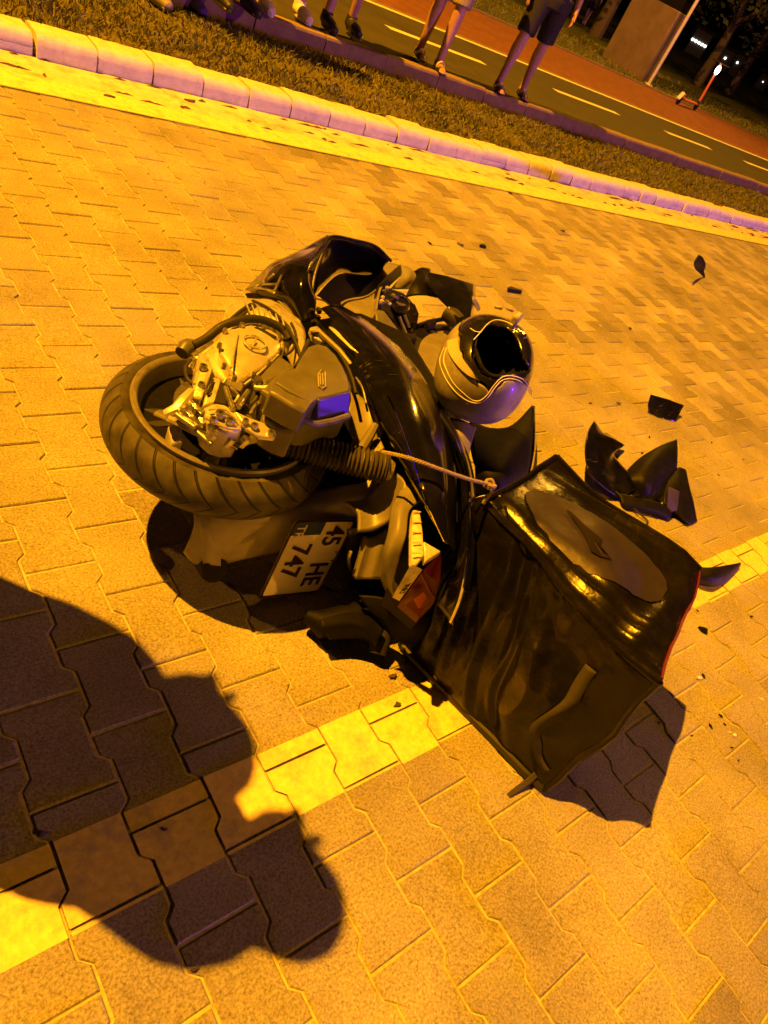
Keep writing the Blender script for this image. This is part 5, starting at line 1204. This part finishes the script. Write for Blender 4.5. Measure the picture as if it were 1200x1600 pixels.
# trees
def tree(x, y, h, cr_, label, seed, n=1500):
    g = random.Random(seed); root = empty('tree', (x, y, .2), label, 'tree', 'dark trees beyond the lawn')
    tm = MB(); tm.tube([(x, y, .1), (x + .1, y, h * .25), (x, y + .1, h * .55), (x + .1, y, h * .8)], [h * .035, h * .028, h * .018, h * .006], 9)
    for k in range(7):
        a = g.uniform(0, 6.28); z0 = h * g.uniform(.28, .6); tm.tube([(x, y, z0), (x + math.cos(a) * cr_ * .4, y + math.sin(a) * cr_ * .4, z0 + h * .1), (x + math.cos(a) * cr_ * .75, y + math.sin(a) * cr_ * .75, z0 + h * .2)], [h * .012, h * .008, h * .003], 6)
    tm.build('trunk', M['bark'], root)
    v, f = [], []
    cl = [(Vector((g.gauss(0, .45) * cr_, g.gauss(0, .45) * cr_, h * g.uniform(.38, .98))), g.uniform(.25, .5) * cr_) for _ in range(22)]
    for i in range(n):
        c, r_ = g.choice(cl); d = Vector((g.gauss(0, 1), g.gauss(0, 1), g.gauss(0, 1))).normalized() * r_ * g.random() ** .4
        p = Vector((x, y, 0)) + c + d; s = g.uniform(.10, .22) * h / 7; a = Vector((g.gauss(0, 1), g.gauss(0, 1), g.gauss(0, 1))).normalized(); b = a.orthogonal().normalized()
        k = len(v); v += [p - a * s, p + b * s * .5, p + a * s, p - b * s * .5]; f.append((k, k + 1, k + 2, k + 3))
    obj('crown', v, f, M['leaf'], root, smooth=None)
tree(24.5, 19.5, 7.5, 3.0, 'dark tree behind the kiosk', 1)
tree(33, 20, 7.0, 3.2, 'dark bushy tree right behind the pole', 2)
tree(42, 23.5, 7.5, 3.6, 'dark tree behind the kick scooter', 3)
tree(56, 27, 8, 4.2, 'dark tree standing far right beyond the kick scooter', 4)
tree(20, 20, 8, 3.2, 'dark tree left of the kiosk behind the far onlooker', 5)
# hills with a few lit buildings under the night sky
v, f = [], []
for i in range(60):
    a = R(-20 + 130 * i / 59); r_ = 420
    hgt = 10 + 9 * noise.noise(Vector((i * .16, 0, 0))) + 4 * noise.noise(Vector((i * .5, 2, 0)))
    v += [(r_ * math.cos(a), r_ * math.sin(a), -1), (r_ * 1.15 * math.cos(a), r_ * 1.15 * math.sin(a), max(3, hgt)), (r_ * 1.5 * math.cos(a), r_ * 1.5 * math.sin(a), -1)]
for i in range(59):
    for k in range(2): f.append((i * 3 + k, i * 3 + 3 + k, i * 3 + 4 + k, i * 3 + 1 + k))
obj('hills', v, f, M['ground'])['kind'] = 'structure'
def ray(px, py, dist):
    d = CR * ((px - 600) / FPX) - CU * ((py - 800) / FPX) + CW; return Vector((0, 0, CH)) + d * (dist / math.hypot(d.x, d.y))
def far_building(px, py, dist, wd, hh, nwin, label, ws=1.0):
    c = ray(px, py, dist); fwd = Vector((c.x, c.y, 0)).normalized(); sd = Vector((fwd.y, -fwd.x, 0)); rot = Matrix((( sd.x, fwd.x, 0), (sd.y, fwd.y, 0), (0, 0, 1)))
    root = empty('far_building', (c.x, c.y, 0), label, 'building', 'far buildings with lit windows')
    MB().box((c.x, c.y, (c.z + hh) / 2 - .5), (wd, 8, c.z + hh + 1), rot).build('wall', M['wall_far'], root)
    MB().box((c.x, c.y, c.z + hh + .3), (wd + 1, 9, .6), rot).build('roof', M['ground'], root)
    for k in range(nwin):
        p = c + sd * ((k - (nwin - 1) / 2) * wd / max(nwin, 1)) - fwd * 4.06
        MB().box(p, (ws * 1.1, .1, ws), rot).build('window', M['lit'], root)
    return root
far_building(1092, 67, 190, 3.6, 2.0, 5, 'far building with a row of five lit windows', .42)
far_building(1133, 91, 210, 3, 1.6, 1, 'far building with one lit window left of its twin', .4)
far_building(1152, 98, 230, 3, 1.6, 1, 'far building with one bright window under the dark sky', .4)
far_building(1192, 128, 260, 3, 1.6, 1, 'far building with one dim window at the right edge', .25)
